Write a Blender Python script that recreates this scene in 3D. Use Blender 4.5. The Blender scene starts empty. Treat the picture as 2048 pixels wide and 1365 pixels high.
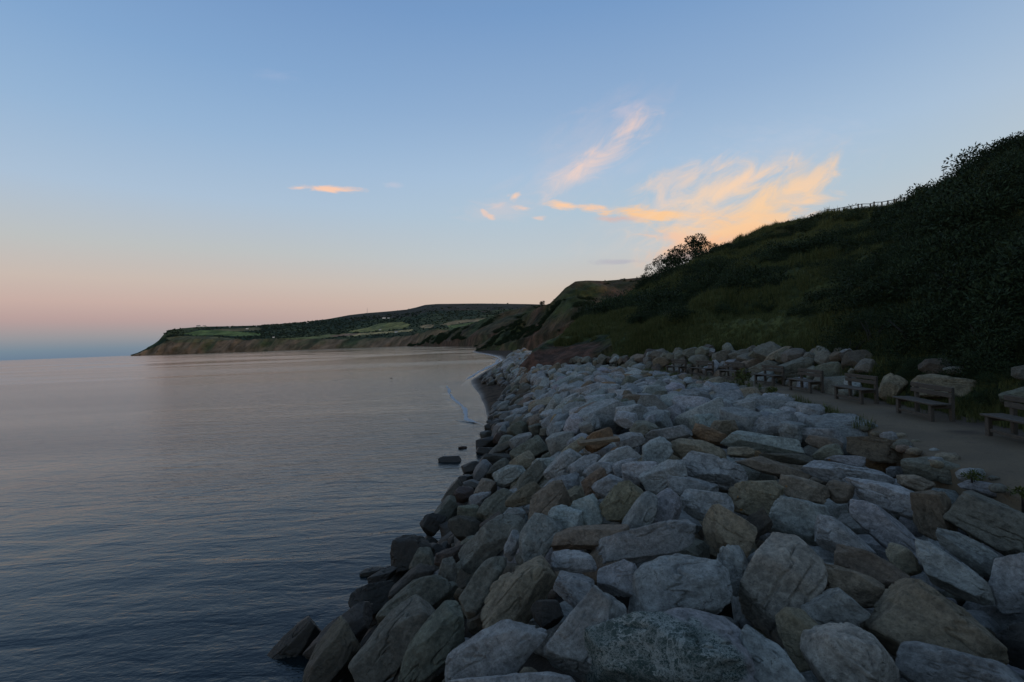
import bpy, math, random
import numpy as np
from mathutils import Matrix, Vector
random.seed(7)
RNG = np.random.default_rng(7)
sc = bpy.context.scene
COL = sc.collection
F, CX, CY, CAMZ = 967.0, 1024.0, 682.5, 5.5
ROLL = math.radians(2.18)
CR, SR = math.cos(ROLL), math.sin(ROLL)

# ------------------------------------------------------------------ camera
cam = bpy.data.cameras.new('camera')
cam_o = bpy.data.objects.new('camera', cam)
COL.objects.link(cam_o)
cam.sensor_width = 36.0
cam.lens = 36.0 * F / 2048.0
cam.clip_start, cam.clip_end = 0.1, 60000
cam_o.matrix_world = Matrix.Translation((0, 0, CAMZ)) @ Matrix.Rotation(math.radians(90), 4, 'X') @ Matrix.Rotation(-ROLL, 4, 'Z')
sc.camera = cam_o


def ray(px, py):
    """direction (X right, Y ahead = 1, Z up) of a photo pixel"""
    dx, dy = px - CX, CY - py
    return np.array([(dx * CR + dy * SR) / F, 1.0, (-dx * SR + dy * CR) / F])


def at(px, py, d):
    r = ray(px, py)
    return np.array([r[0] * d, d, CAMZ + r[2] * d])


def on_z(px, py, z):
    r = ray(px, py)
    d = (z - CAMZ) / r[2]
    return np.array([r[0] * d, d, z])


def project(p):
    p = np.asarray(p, float)
    X = p[..., 0] / p[..., 1] * F
    Z = (p[..., 2] - CAMZ) / p[..., 1] * F
    return CX + X * CR - Z * SR, CY - (X * SR + Z * CR)


def lin(r, g, b):
    f = lambda c: (c / 255 / 12.92) if c <= 10 else ((c / 255 + 0.055) / 1.055) ** 2.4
    return (f(r), f(g), f(b), 1.0)


# ------------------------------------------------------------------ node helper
class NT:
    def __init__(self, tree):
        self.t = tree
        self.n = tree.nodes
        self.l = tree.links

    def new(self, kind, **kw):
        n = self.n.new(kind)
        for k, v in kw.items():
            setattr(n, k, v)
        return n

    def set(self, sock, v):
        if isinstance(v, bpy.types.NodeSocket):
            self.l.new(v, sock)
        elif v is not None:
            sock.default_value = v

    def math(self, op, a, b=None, c=None, clamp=False):
        n = self.new('ShaderNodeMath', operation=op, use_clamp=clamp)
        self.set(n.inputs[0], a)
        if b is not None: self.set(n.inputs[1], b)
        if c is not None: self.set(n.inputs[2], c)
        return n.outputs[0]

    def maprange(self, v, a, b, c=0.0, d=1.0, smooth=True):
        n = self.new('ShaderNodeMapRange')
        n.interpolation_type = 'SMOOTHSTEP' if smooth else 'LINEAR'
        for i, x in enumerate((v, a, b, c, d)):
            self.set(n.inputs[i], x)
        return n.outputs[0]

    def mix(self, f, a, b, mode='MIX'):
        n = self.new('ShaderNodeMix', data_type='RGBA', blend_type=mode)
        self.set(n.inputs[0], f); self.set(n.inputs[6], a); self.set(n.inputs[7], b)
        return n.outputs[2]

    def noise(self, vec, scale, detail=4.0, rough=0.55, dist=0.0, w=None):
        n = self.new('ShaderNodeTexNoise')
        if w is not None:
            n.noise_dimensions = '4D'
            self.set(n.inputs['W'], w)
        if vec is not None: self.l.new(vec, n.inputs['Vector'])
        self.set(n.inputs['Scale'], scale); n.inputs['Detail'].default_value = detail
        n.inputs['Roughness'].default_value = rough; n.inputs['Distortion'].default_value = dist
        return n.outputs[0]

    def mapping(self, vec, rot=(0, 0, 0), scale=(1, 1, 1), loc=(0, 0, 0)):
        n = self.new('ShaderNodeMapping')
        self.l.new(vec, n.inputs[0])
        n.inputs[1].default_value = loc; n.inputs[2].default_value = rot; n.inputs[3].default_value = scale
        return n.outputs[0]

    def ramp(self, f, stops, mode='LINEAR'):
        n = self.new('ShaderNodeValToRGB')
        n.color_ramp.interpolation = mode
        e = n.color_ramp.elements
        while len(e) < len(stops): e.new(0.5)
        for k, (p, c) in zip(e, stops):
            k.position = p; k.color = c
        self.set(n.inputs[0], f)
        return n.outputs[0]

    def attr(self, name):
        return self.new('ShaderNodeAttribute', attribute_name=name).outputs


# ------------------------------------------------------------------ sky
SUN_AZ, SUN_EL = math.radians(118), math.radians(3.0)     # sun just down behind the hill, to the right and behind
world = bpy.data.worlds.new('World')
sc.world = world
world.use_nodes = True
w = NT(world.node_tree)
w.n.clear()
tc = w.new('ShaderNodeTexCoord').outputs['Generated']
sep = w.new('ShaderNodeSeparateXYZ'); w.l.new(tc, sep.inputs[0])
dxs, dys, dzs = sep.outputs
elev = w.math('DIVIDE', w.math('ARCSINE', w.math('MAXIMUM', dzs, 0.0)), math.pi / 2)      # 0..1
# elevation ramps: away from the sun (pink belt over the earth's shadow) and towards it
anti = w.ramp(elev, [(0.0, lin(106, 128, 150)), (0.008, lin(118, 138, 154)), (0.020, lin(150, 150, 156)), (0.037, lin(183, 158, 157)),
                     (0.055, lin(199, 173, 166)), (0.079, lin(202, 186, 177)), (0.115, lin(190, 193, 193)), (0.171, lin(172, 193, 215)), (0.24, lin(150, 181, 214)),
                     (0.309, lin(131, 167, 208)), (0.40, lin(113, 149, 196)), (0.60, lin(94, 120, 154)), (1.0, lin(82, 102, 130))])
side = w.ramp(elev, [(0.0, lin(204, 178, 168)), (0.03, lin(206, 183, 170)), (0.059, lin(206, 190, 177)), (0.075, lin(203, 195, 187)), (0.11, lin(192, 200, 205)),
                     (0.16, lin(178, 198, 214)), (0.21, lin(168, 193, 219)), (0.28, lin(146, 176, 211)), (0.38, lin(119, 156, 201)), (0.60, lin(94, 120, 154)), (1.0, lin(82, 102, 130))])
sunw = w.ramp(elev, [(0.0, lin(238, 176, 120)), (0.05, lin(236, 198, 156)), (0.12, lin(214, 206, 190)), (0.25, lin(172, 192, 212)),
                     (0.45, lin(124, 156, 196)), (1.0, lin(82, 102, 130))])
hor = w.math('SQRT', w.math('ADD', w.math('MULTIPLY', dxs, dxs), w.math('MULTIPLY', dys, dys)))
caz = w.math('DIVIDE', w.math('ADD', w.math('MULTIPLY', dxs, math.sin(SUN_AZ)), w.math('MULTIPLY', dys, math.cos(SUN_AZ))), w.math('MAXIMUM', hor, 0.001))
f1 = w.maprange(caz, -0.97, -0.42)
f2 = w.maprange(caz, 0.05, 0.95)
skyc = w.mix(f2, w.mix(f1, anti, side), sunw)

# clouds: thin streaks lit from below the horizon, laid out on the sky directions
yy = w.math('MAXIMUM', dys, 0.05)
U = w.math('DIVIDE', dxs, yy)
V = w.math('DIVIDE', dzs, yy)
ahead = w.maprange(dys, 0.05, 0.2)
CLOUDS = [  # centre px, half length, half thickness, angle, opacity, lo, hi, colour, noise stretch
    (1200, 312, 128, 26, 33, .80, .42, .95, (255, 214, 190), 3.6),
    (1266, 248, 52, 26, 56, .62, .45, 1.0, (252, 214, 194), 2.4),
    (1250, 222, 46, 20, 25, .30, .40, 1.0, (226, 206, 212), 2.4),
    (1150, 352, 70, 14, 12, .30, .42, .98, (250, 214, 196), 2.4),
    (664, 379, 74, 10, -4, .95, .45, .80, (253, 205, 176), 3.0),
    (600, 376, 26, 4, -3, .75, .4, .9, (244, 206, 186), 3.0),
    (786, 370, 24, 7, -4, .30, .45, .95, (215, 205, 215), 2.2),
    (967, 423, 11, 6, -50, .65, .42, .95, (250, 208, 182), 1.6),
    (981, 435, 13, 6, -28, .70, .42, .95, (252, 206, 176), 1.6),
    (1029, 393, 14, 11, 30, .85, .42, .85, (252, 210, 180), 1.6),
    (1046, 417, 26, 8, -8, .70, .42, .9, (252, 208, 180), 2.2),
    (1075, 437, 20, 6, 0, .55, .42, .9, (246, 206, 184), 2.2),
    (990, 411, 24, 7, 8, .40, .42, .95, (236, 206, 194), 2.2),
    (1128, 411, 44, 10, -6, .95, .42, .78, (255, 208, 168), 2.6),
    (1184, 417, 44, 10, -4, .90, .42, .80, (255, 206, 166), 2.6),
    (1305, 430, 122, 19, -3, .95, .42, .80, (255, 204, 150), 3.0),
    (1240, 438, 66, 9, 0, .70, .42, .85, (225, 180, 165), 3.0),
    (1372, 352, 110, 22, 18, .62, .42, .95, (255, 214, 176), 2.6),
    (1418, 392, 140, 36, 28, .70, .40, .95, (255, 214, 166), 2.8),
    (1478, 366, 100, 20, 24, .80, .40, .92, (255, 213, 168), 2.8),
    (1530, 412, 150, 42, 28, .92, .36, .88, (255, 205, 140), 2.6),
    (1600, 376, 84, 18, 24, .78, .40, .92, (255, 210, 160), 2.6),
    (1620, 402, 62, 12, 10, .80, .40, .9, (255, 208, 156), 2.6),
    (1470, 458, 150, 30, 6, .95, .34, .82, (255, 200, 138), 3.0),
    (1420, 490, 110, 18, 14, .80, .36, .85, (255, 178, 118), 3.0),
    (1350, 475, 90, 12, -2, .65, .38, .9, (246, 196, 166), 3.4),
    (1330, 404, 80, 22, 20, .40, .42, 1.0, (248, 212, 186), 2.4),
    (1240, 524, 58, 7, 2, .62, .42, .82, (176, 176, 190), 3.4),
    (1370, 512, 52, 10, 8, .55, .42, .9, (206, 178, 176), 3.0),
    (1180, 300, 170, 60, 33, .18, .30, 1.0, (236, 208, 206), 2.4),
    (1440, 420, 240, 70, 22, .22, .28, 1.0, (250, 212, 184), 2.4),
    (1000, 420, 90, 26, 2, .25, .3, 1.0, (232, 206, 200), 2.4),
    (550, 152, 60, 14, -4, .12, .4, 1.0, (210, 205, 225), 2.4),
    (1560, 300, 200, 60, 12, .12, .4, 1.0, (215, 215, 230), 4.0),
]
def sky_noise(ang, stretch, size, off, detail=6.0):
    a = math.radians(ang) - ROLL
    cv = w.new('ShaderNodeCombineXYZ')
    k = F / size
    w.l.new(w.math('ADD', w.math('MULTIPLY', U, math.cos(a) * k / stretch), w.math('MULTIPLY', V, math.sin(a) * k / stretch)), cv.inputs[0])
    w.l.new(w.math('ADD', w.math('MULTIPLY', U, -math.sin(a) * k), w.math('MULTIPLY', V, math.cos(a) * k)), cv.inputs[1])
    cv.inputs[2].default_value = off
    return w.noise(cv.outputs[0], 1.0, detail, 0.62, 0.7)


NZ = [(28, sky_noise(30, 2.4, 36, 1.3, 7.0)), (-2, sky_noise(-3, 3.2, 20, 5.1)), (56, sky_noise(52, 2.6, 26, 9.7, 5.0))]
for i, (px, py, hl, ht, ang, op, lo, hi, colr, stretch) in enumerate(CLOUDS):
    r = ray(px, py)
    a = math.radians(ang) - ROLL
    big = hl > 60 and abs(ang) > 5
    if big: hl, ht, lo, hi, op, colr = hl * 1.15, ht * 1.35, lo - .09, hi + .20, op * .95, tuple(int(c_ + (e_ - c_) * .28) for c_, e_ in zip(colr, (252, 220, 200)))
    else: hl, ht, hi = hl * 1.05, ht * 1.15, hi + .10
    du, dv = w.math('SUBTRACT', U, float(r[0])), w.math('SUBTRACT', V, float(r[2]))
    p = w.math('ADD', w.math('MULTIPLY', du, math.cos(a) * F / hl), w.math('MULTIPLY', dv, math.sin(a) * F / hl))
    q = w.math('ADD', w.math('MULTIPLY', du, -math.sin(a) * F / ht), w.math('MULTIPLY', dv, math.cos(a) * F / ht))
    dist = w.math('SQRT', w.math('ADD', w.math('MULTIPLY', p, p), w.math('MULTIPLY', q, q)))
    m = w.math('SUBTRACT', 1.0, w.math('MULTIPLY', dist, 0.62), clamp=True)
    nz = min(NZ, key=lambda e: abs(e[0] - ang))[1]
    dens = w.math('ADD', m, w.math('MULTIPLY', w.math('SUBTRACT', nz, 0.5), 1.4 if big else (1.7 if hl < 32 else 1.2)))
    al = w.math('MULTIPLY', w.math('MULTIPLY', w.maprange(dens, lo, hi), op), w.math('MULTIPLY', ahead, w.maprange(m, 0.0, 0.35)))
    skyc = w.mix(al, skyc, lin(*colr))

bg = w.new('ShaderNodeBackground'); w.l.new(skyc, bg.inputs[0]); bg.inputs[1].default_value = 0.97
sky = w.new('ShaderNodeTexSky', sky_type='NISHITA', sun_disc=False)
sky.sun_elevation = SUN_EL; sky.sun_rotation = SUN_AZ; sky.altitude = 0
bg2 = w.new('ShaderNodeBackground'); w.l.new(sky.outputs[0], bg2.inputs[0]); bg2.inputs[1].default_value = 0.006
addn = w.new('ShaderNodeAddShader'); w.l.new(bg.outputs[0], addn.inputs[0]); w.l.new(bg2.outputs[0], addn.inputs[1])
wo = w.new('ShaderNodeOutputWorld'); w.l.new(addn.outputs[0], wo.inputs[0])

world.cycles.sampling_method = 'MANUAL'
world.cycles.sample_map_resolution = 512

sun = bpy.data.lights.new('sun', 'SUN')
sun.energy, sun.angle, sun.color = 0.6, math.radians(12), (1.0, 0.72, 0.48)
sun_o = bpy.data.objects.new('sun', sun); COL.objects.link(sun_o)
sdir = Vector((math.sin(SUN_AZ) * math.cos(SUN_EL), math.cos(SUN_AZ) * math.cos(SUN_EL), math.sin(SUN_EL)))
sun_o.rotation_euler = sdir.to_track_quat('Z', 'Y').to_euler()
sun_o.location = sdir * 300

sc.view_settings.view_transform = 'Standard'
sc.view_settings.look = 'None'
sc.view_settings.exposure = 0.0
sc.view_settings.gamma = 1.0
sc.cycles.max_bounces = 3
sc.cycles.diffuse_bounces = 2
sc.cycles.glossy_bounces = 2
sc.cycles.caustics_reflective = False
sc.cycles.use_denoising = True


# ------------------------------------------------------------------ numpy noise
def _h(i, j, k, s):
    n = (i * 374761393 + j * 668265263 + k * 2147483647 + s * 974711) & 0xFFFFFFFF
    n = ((n ^ (n >> 13)) * 1274126177) & 0xFFFFFFFF
    n = ((n ^ (n >> 16)) * 2246822519) & 0xFFFFFFFF
    return ((n ^ (n >> 15)) & 0xFFFFFF) / float(0xFFFFFF)


def vnoise(p, seed=0):
    p = np.asarray(p, float)
    i = np.floor(p).astype(np.int64)
    f = p - i
    f = f * f * f * (f * (f * 6 - 15) + 10)
    out = 0
    for a in (0, 1):
        for b in (0, 1):
            for c in (0, 1):
                wgt = (f[..., 0] if a else 1 - f[..., 0]) * (f[..., 1] if b else 1 - f[..., 1]) * (f[..., 2] if c else 1 - f[..., 2])
                out = out + wgt * _h(i[..., 0] + a, i[..., 1] + b, i[..., 2] + c, seed)
    return out * 2 - 1


def fbm(p, seed=0, oct=4, gain=0.5):
    p = np.asarray(p, float)
    s, a, t = 0, 1.0, 0
    for o in range(oct):
        s = s + a * vnoise(p * (2.03 ** o) + o * 17.3, seed + o)
        t += a; a *= gain
    return s / t


def fbm2(x, y, sc_, seed=0, oct=4):
    return fbm(np.stack([x * sc_, y * sc_, np.full_like(np.asarray(x, float), 0.37 + seed)], -1), seed, oct)


# ------------------------------------------------------------------ object helpers
def link(o, parent=None):
    COL.objects.link(o)
    if parent is not None: o.parent = parent
    return o


def mesh_np(name, v, faces, mat=None, smooth=True):
    me = bpy.data.meshes.new(name)
    v = np.asarray(v, np.float32)
    if isinstance(faces, np.ndarray):
        nf, k = faces.shape
        me.vertices.add(len(v)); me.vertices.foreach_set('co', v.ravel())
        me.loops.add(nf * k); me.loops.foreach_set('vertex_index', faces.astype(np.int32).ravel())
        me.polygons.add(nf); me.polygons.foreach_set('loop_start', np.arange(0, nf * k, k, dtype=np.int32))
        me.polygons.foreach_set('use_smooth', np.full(nf, smooth))
        me.update(calc_edges=True)
    else:
        me.from_pydata([tuple(map(float, q)) for q in v], [], faces)
        me.polygons.foreach_set('use_smooth', np.full(len(me.polygons), smooth))
        me.update()
    if mat: me.materials.append(mat)
    return me


def vcol(me, name, cols):
    a = me.color_attributes.new(name, 'FLOAT_COLOR', 'POINT')
    c = np.ones((len(me.vertices), 4), np.float32)
    cols = np.asarray(cols, np.float32)
    c[:, :cols.shape[-1]] = cols
    a.data.foreach_set('color', c.ravel())


def tag(o, label, cat, group=None):
    o['label'] = label; o['category'] = cat
    if group: o['group'] = group
    return o


def struct(name, me):
    o = link(bpy.data.objects.new(name, me)); o['kind'] = 'structure'
    return o


def stuff(name, me, label=None, cat=None):
    o = link(bpy.data.objects.new(name, me)); o['kind'] = 'stuff'
    if label: o['label'] = label
    if cat: o['category'] = cat
    return o


def empty(name, loc, rz=0.0):
    o = bpy.data.objects.new(name, None); o.location = loc; o.rotation_euler = (0, 0, rz)
    o.empty_display_size = 0.2
    return link(o)


def grid_faces(nu, nv):
    a = np.arange(nu * nv).reshape(nu, nv)
    return np.stack([a[:-1, :-1], a[1:, :-1], a[1:, 1:], a[:-1, 1:]], -1).reshape(-1, 4)


class MB:
    """collects boxes and tubes into one mesh"""
    def __init__(self): self.v, self.f = [], []

    def box(self, x0, x1, y0, y1, z0, z1, bev=0.0, jit=0.0):
        b = len(self.v)
        e = min(bev, (x1 - x0) * .3, (y1 - y0) * .3, (z1 - z0) * .3)
        if e <= 0:
            for z in (z0, z1):
                for (x, y) in ((x0, y0), (x1, y0), (x1, y1), (x0, y1)): self.v.append((x, y, z))
            for q in ((3, 2, 1, 0), (4, 5, 6, 7), (0, 1, 5, 4), (1, 2, 6, 5), (2, 3, 7, 6), (3, 0, 4, 7)): self.f.append([b + k for k in q])
            return self
        rings = [(z0, e), (z0 + e, 0), (z1 - e, 0), (z1, e)]
        for z, i in rings:
            for (x, y) in ((x0 + i + e, y0 + i), (x1 - i - e, y0 + i), (x1 - i, y0 + i + e), (x1 - i, y1 - i - e),
                           (x1 - i - e, y1 - i), (x0 + i + e, y1 - i), (x0 + i, y1 - i - e), (x0 + i, y0 + i + e)):
                self.v.append((x + random.uniform(-jit, jit), y + random.uniform(-jit, jit), z + random.uniform(-jit, jit)))
        for r in range(3):
            for k in range(8):
                self.f.append([b + r * 8 + k, b + r * 8 + (k + 1) % 8, b + r * 8 + 8 + (k + 1) % 8, b + r * 8 + 8 + k])
        self.f.append([b + k for k in range(7, -1, -1)]); self.f.append([b + 24 + k for k in range(8)])
        return self

    def tube(self, pts, rads, n=7):
        b = len(self.v)
        pts = [Vector(p) for p in pts]
        for i, p in enumerate(pts):
            d = (pts[min(i + 1, len(pts) - 1)] - pts[max(i - 1, 0)]).normalized()
            s = d.orthogonal().normalized(); t = d.cross(s)
            for k in range(n):
                a = 2 * math.pi * k / n
                self.v.append(tuple(p + (s * math.cos(a) + t * math.sin(a)) * rads[i]))
        for i in range(len(pts) - 1):
            for k in range(n):
                self.f.append([b + i * n + k, b + i * n + (k + 1) % n, b + (i + 1) * n + (k + 1) % n, b + (i + 1) * n + k])
        self.f.append([b + k for k in range(n - 1, -1, -1)]); self.f.append([b + (len(pts) - 1) * n + k for k in range(n)])
        return self

    def build(self, name, mat, parent=None, smooth=False):
        return link(bpy.data.objects.new(name, mesh_np(name, self.v, self.f, mat, smooth)), parent)


# ------------------------------------------------------------------ materials
def material(name):
    m = bpy.data.materials.new(name); m.use_nodes = True
    t = NT(m.node_tree); t.n.clear()
    b = t.new('ShaderNodeBsdfPrincipled'); o = t.new('ShaderNodeOutputMaterial')
    t.l.new(b.outputs[0], o.inputs[0])
    return m, t, b


def bump(t, b, h, strength, dist):
    n = t.new('ShaderNodeBump'); n.inputs['Strength'].default_value = strength; n.inputs['Distance'].default_value = dist
    t.l.new(h, n.inputs['Height']); t.l.new(n.outputs[0], b.inputs['Normal'])
    return n


def rock_material(name, serpentine=False):
    m, t, b = material(name)
    oc = t.new('ShaderNodeTexCoord').outputs['Object']
    geo = t.new('ShaderNodeNewGeometry')
    rnd = t.attr('tint')[3]                                             # per-rock random in alpha
    W = t.math('MULTIPLY', rnd, 40.0)
    tint = t.attr('tint')[0]
    big = t.noise(oc, 1.6, 3, .5, .4, W)
    mid = t.noise(oc, 6.0, 6, .62, .3, W)
    fine = t.noise(oc, 55.0, 5, .75, 0, W)
    st = t.noise(t.mapping(oc, scale=(1.6, 5.0, 4.5)), 2.2, 6, .66, .8, W)   # foliation along the long axis
    mid2 = t.noise(oc, 19.0, 8, .72, .2, W)
    val = t.math('ADD', t.math('ADD', t.math('MULTIPLY', mid, .45), t.math('MULTIPLY', mid2, .80)), t.math('MULTIPLY', st, .35))
    c = t.mix(t.maprange(val, .62, 1.0), t.mix(1.0, tint, (.55, .55, .55, 1), 'MULTIPLY'), t.mix(1.0, tint, (1.36, 1.36, 1.36, 1), 'MULTIPLY'))
    # brown weathering on part of a rock, pale quartz streaks, dark speckle
    c = t.mix(t.math('MULTIPLY', t.maprange(big, .57, .74), .35), c, (.125, .088, .052, 1))
    c = t.mix(t.math('MULTIPLY', t.maprange(st, .66, .76), .30), c, (.28, .27, .24, 1))
    c = t.mix(t.math('MULTIPLY', t.maprange(fine, .55, .66), .70), c, (.050, .048, .044, 1))
    # thin dark cracks
    vor = t.new('ShaderNodeTexVoronoi', feature='DISTANCE_TO_EDGE', voronoi_dimensions='4D')
    dn = t.new('ShaderNodeMixRGB'); dn.blend_type = 'ADD'; dn.inputs[0].default_value = .35
    t.l.new(oc, dn.inputs[1]); ncol = t.new('ShaderNodeTexNoise'); t.l.new(oc, ncol.inputs['Vector']); ncol.inputs['Scale'].default_value = 3.5; ncol.inputs['Detail'].default_value = 5
    t.l.new(ncol.outputs['Color'], dn.inputs[2]); t.l.new(dn.outputs[0], vor.inputs['Vector']); t.l.new(W, vor.inputs['W']); vor.inputs['Scale'].default_value = 1.7
    crack = t.math('MULTIPLY', t.maprange(vor.outputs['Distance'], .0, .010, 1, 0), t.maprange(mid, .54, .66))
    c = t.mix(t.math('MULTIPLY', crack, .45), c, (.04, .038, .034, 1))
    # orange lichen discs on some rocks
    lv = t.new('ShaderNodeTexVoronoi', feature='F1', voronoi_dimensions='4D'); t.l.new(oc, lv.inputs['Vector']); t.l.new(W, lv.inputs['W']); lv.inputs['Scale'].default_value = 5.5
    ln = t.math('ADD', lv.outputs['Distance'], t.math('MULTIPLY', t.math('SUBTRACT', mid, .5), .35))
    lich = t.math('MULTIPLY', t.maprange(ln, .10, .16, 1, 0), t.math('MULTIPLY', t.math('GREATER_THAN', rnd, .72), t.maprange(big, .52, .60)))
    c = t.mix(t.math('MULTIPLY', lich, .85), c, (.36, .14, .012, 1))
    if serpentine:
        g1 = t.noise(oc, 3.2, 2, .5, .5)
        v1 = t.math('ABSOLUTE', t.math('SUBTRACT', t.noise(oc, 7.5, 7, .70, .35), .5))
        v2 = t.math('ABSOLUTE', t.math('SUBTRACT', t.noise(oc, 30.0, 6, .72, .35), .5))
        v3 = t.math('ABSOLUTE', t.math('SUBTRACT', t.noise(oc, 2.2, 7, .66, .3), .5))
        vein = t.math('MAXIMUM', t.math('MULTIPLY', t.maprange(v1, .004, .020, 1, 0), .55),
                      t.math('MAXIMUM', t.math('MULTIPLY', t.math('MULTIPLY', t.maprange(v2, .01, .05, 1, 0), t.maprange(g1, .30, .55)), .8), t.math('MULTIPLY', t.maprange(v3, .004, .020, 1, 0), .85)))
        face = t.attr('face')[0]
        gr = t.mix(vein, (.058, .084, .070, 1), (.40, .41, .36, 1))
        c = t.mix(face, c, gr)
    # tide stain: dark weed and damp up to the high-water line (a ragged edge at a fixed height)
    sz = t.new('ShaderNodeSeparateXYZ'); t.l.new(geo.outputs['Position'], sz.inputs[0])
    tide = t.math('ADD', sz.outputs[2], t.math('MULTIPLY', t.math('SUBTRACT', t.noise(geo.outputs['Position'], .9, 4), .5), 1.6))
    wet = t.maprange(tide, .55, 1.65, 1, 0)
    c = t.mix(t.math('MULTIPLY', wet, .72), c, (.028, .024, .017, 1))
    t.l.new(c, b.inputs['Base Color'])
    t.set(b.inputs['Roughness'], t.maprange(wet, 0, 1, .88, .48))
    b.inputs['Specular IOR Level'].default_value = .35
    h = t.math('ADD', t.math('ADD', t.math('MULTIPLY', mid, .30), t.math('ADD', t.math('MULTIPLY', mid2, .42), t.math('MULTIPLY', st, .20))), t.math('SUBTRACT', t.math('MULTIPLY', fine, .16), t.math('MULTIPLY', crack, .2)))
    bump(t, b, h, 1.0, .075)
    return m


M_ROCK = rock_material('rock')
M_SERP = rock_material('veined_green_rock', True)

# water
M_WATER, t, b = material('sea_water')
pos = t.new('ShaderNodeNewGeometry').outputs['Position']
rz = math.radians(-60)          # crests run about 60 degrees from the X axis
n_a = t.noise(t.mapping(pos, rot=(0, 0, rz), scale=(.22, .95, 1)), 1.0, 3, .5, .5)
n_b = t.noise(t.mapping(pos, rot=(0, 0, rz - .28), scale=(1.3, 3.5, 1)), 1.0, 4, .58, .5)
n_c = t.noise(t.mapping(pos, rot=(0, 0, rz + .5), scale=(5.0, 10.0, 1)), 1.0, 3, .6, .3)
patch = t.maprange(t.noise(t.mapping(pos, rot=(0, 0, -.2), scale=(.006, .02, 1)), 1.0, 3, .5, .6), .40, .58, .40, 1.0)
hgt = t.math('ADD', t.math('MULTIPLY', n_a, .22), t.math('MULTIPLY', patch, t.math('ADD', t.math('MULTIPLY', n_b, .165), t.math('MULTIPLY', n_c, .055))))
b.inputs['Base Color'].default_value = (.006, .011, .012, 1)
t.set(b.inputs['Roughness'], t.maprange(patch, .40, 1.0, .055, .145, False))
b.inputs['IOR'].default_value = 1.333
bump(t, b, hgt, 1.0, .29)

M_FOAM, t, b = material('sea_foam')
b.inputs['Base Color'].default_value = (.36, .37, .38, 1); b.inputs['Roughness'].default_value = .7
bump(t, b, t.noise(t.new('ShaderNodeNewGeometry').outputs['Position'], 14, 4), .6, .03)

M_SAND, t, b = material('wet_sand')
pos = t.new('ShaderNodeNewGeometry').outputs['Position']
wetf = t.attr('wet')[2]
n1 = t.noise(pos, 1.1, 5, .6, .5); n2 = t.noise(pos, 9, 4, .6)
c = t.mix(t.maprange(n1, .40, .64), (.078, .052, .034, 1), (.030, .022, .016, 1))
c = t.mix(t.math('MULTIPLY', t.maprange(n2, .58, .66), .7), c, (.018, .017, .014, 1))
c = t.mix(wetf, c, (.020, .019, .017, 1))
t.l.new(c, b.inputs['Base Color'])
t.set(b.inputs['Roughness'], t.maprange(wetf, 0, 1, .95, .12, False))
t.set(b.inputs['Specular IOR Level'], t.maprange(wetf, 0, 1, .08, .5, False))
bump(t, b, t.math('ADD', n1, t.math('MULTIPLY', n2, .2)), .35, .05)

M_PATH, t, b = material('path_gravel')
pos = t.new('ShaderNodeNewGeometry').outputs['Position']
n1 = t.noise(pos, .7, 4, .6); n2 = t.noise(pos, 26, 4, .7); n3 = t.noise(pos, 3.1, 4, .6)
c = t.mix(t.maprange(n1, .35, .65), (.155, .110, .063, 1), (.122, .089, .053, 1))
c = t.mix(t.math('MULTIPLY', t.maprange(n2, .50, .66), .55), c, (.060, .047, .031, 1))
c = t.mix(t.math('MULTIPLY', t.maprange(n3, .58, .68), .35), c, (.050, .036, .023, 1))
c = t.mix(t.attr('edge')[2], c, (.038, .023, .013, 1))
t.l.new(c, b.inputs['Base Color']); b.inputs['Roughness'].default_value = .95
bump(t, b, t.math('ADD', n2, n3), .6, .02)

M_SOIL, t, b = material('rubble_soil')
pos = t.new('ShaderNodeNewGeometry').outputs['Position']
n1 = t.noise(pos, 2.0, 5, .65)
t.l.new(t.mix(n1, (.020, .016, .012, 1), (.055, .045, .033, 1)), b.inputs['Base Color']); b.inputs['Roughness'].default_value = .95
bump(t, b, n1, .8, .15)


def hill_material(name, s, dark=.55):
    m, t, b = material(name)
    pos = t.new('ShaderNodeNewGeometry').outputs['Position']
    base = t.attr('tint')[0]
    n1 = t.noise(pos, .9 * s, 6, .65, .4); n2 = t.noise(pos, 6.0 * s, 5, .65)
    c = t.mix(t.maprange(n1, .38, .64), t.mix(1.0, base, (.55, .58, .55, 1), 'MULTIPLY'), t.mix(1.0, base, (1.35, 1.30, 1.25, 1), 'MULTIPLY'))
    c = t.mix(t.math('MULTIPLY', t.maprange(n2, .52, .68), dark), c, (.012, .015, .008, 1))
    t.l.new(c, b.inputs['Base Color']); b.inputs['Roughness'].default_value = .95
    b.inputs['Specular IOR Level'].default_value = .15
    bump(t, b, t.math('ADD', n1, t.math('MULTIPLY', n2, .4)), .8, .30 / s)
    return m


M_HILL = hill_material('hillside_turf', 1.0)
M_CLIFF = hill_material('cliff_clay', .12)
M_FAR = hill_material('far_land', .012, .22)


def leaf_material(name, c0, c1):
    m, t, b = material(name)
    r = t.attr('shade')[2]
    t.l.new(t.mix(r, c0, c1), b.inputs['Base Color']); b.inputs['Roughness'].default_value = .75
    b.inputs['Specular IOR Level'].default_value = .2
    return m


M_LEAF = leaf_material('scrub_leaf', (.009, .016, .006, 1), (.038, .056, .018, 1))
M_LEAF2 = leaf_material('willow_leaf', (.014, .026, .011, 1), (.048, .072, .028, 1))
M_GRASS = leaf_material('grass_blade', (.042, .054, .014, 1), (.135, .138, .044, 1))
M_WEED = leaf_material('weed_leaf', (.045, .060, .014, 1), (.110, .120, .030, 1))
M_FARTREE = leaf_material('far_tree_leaf', (.010, .018, .009, 1), (.028, .042, .018, 1))


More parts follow.
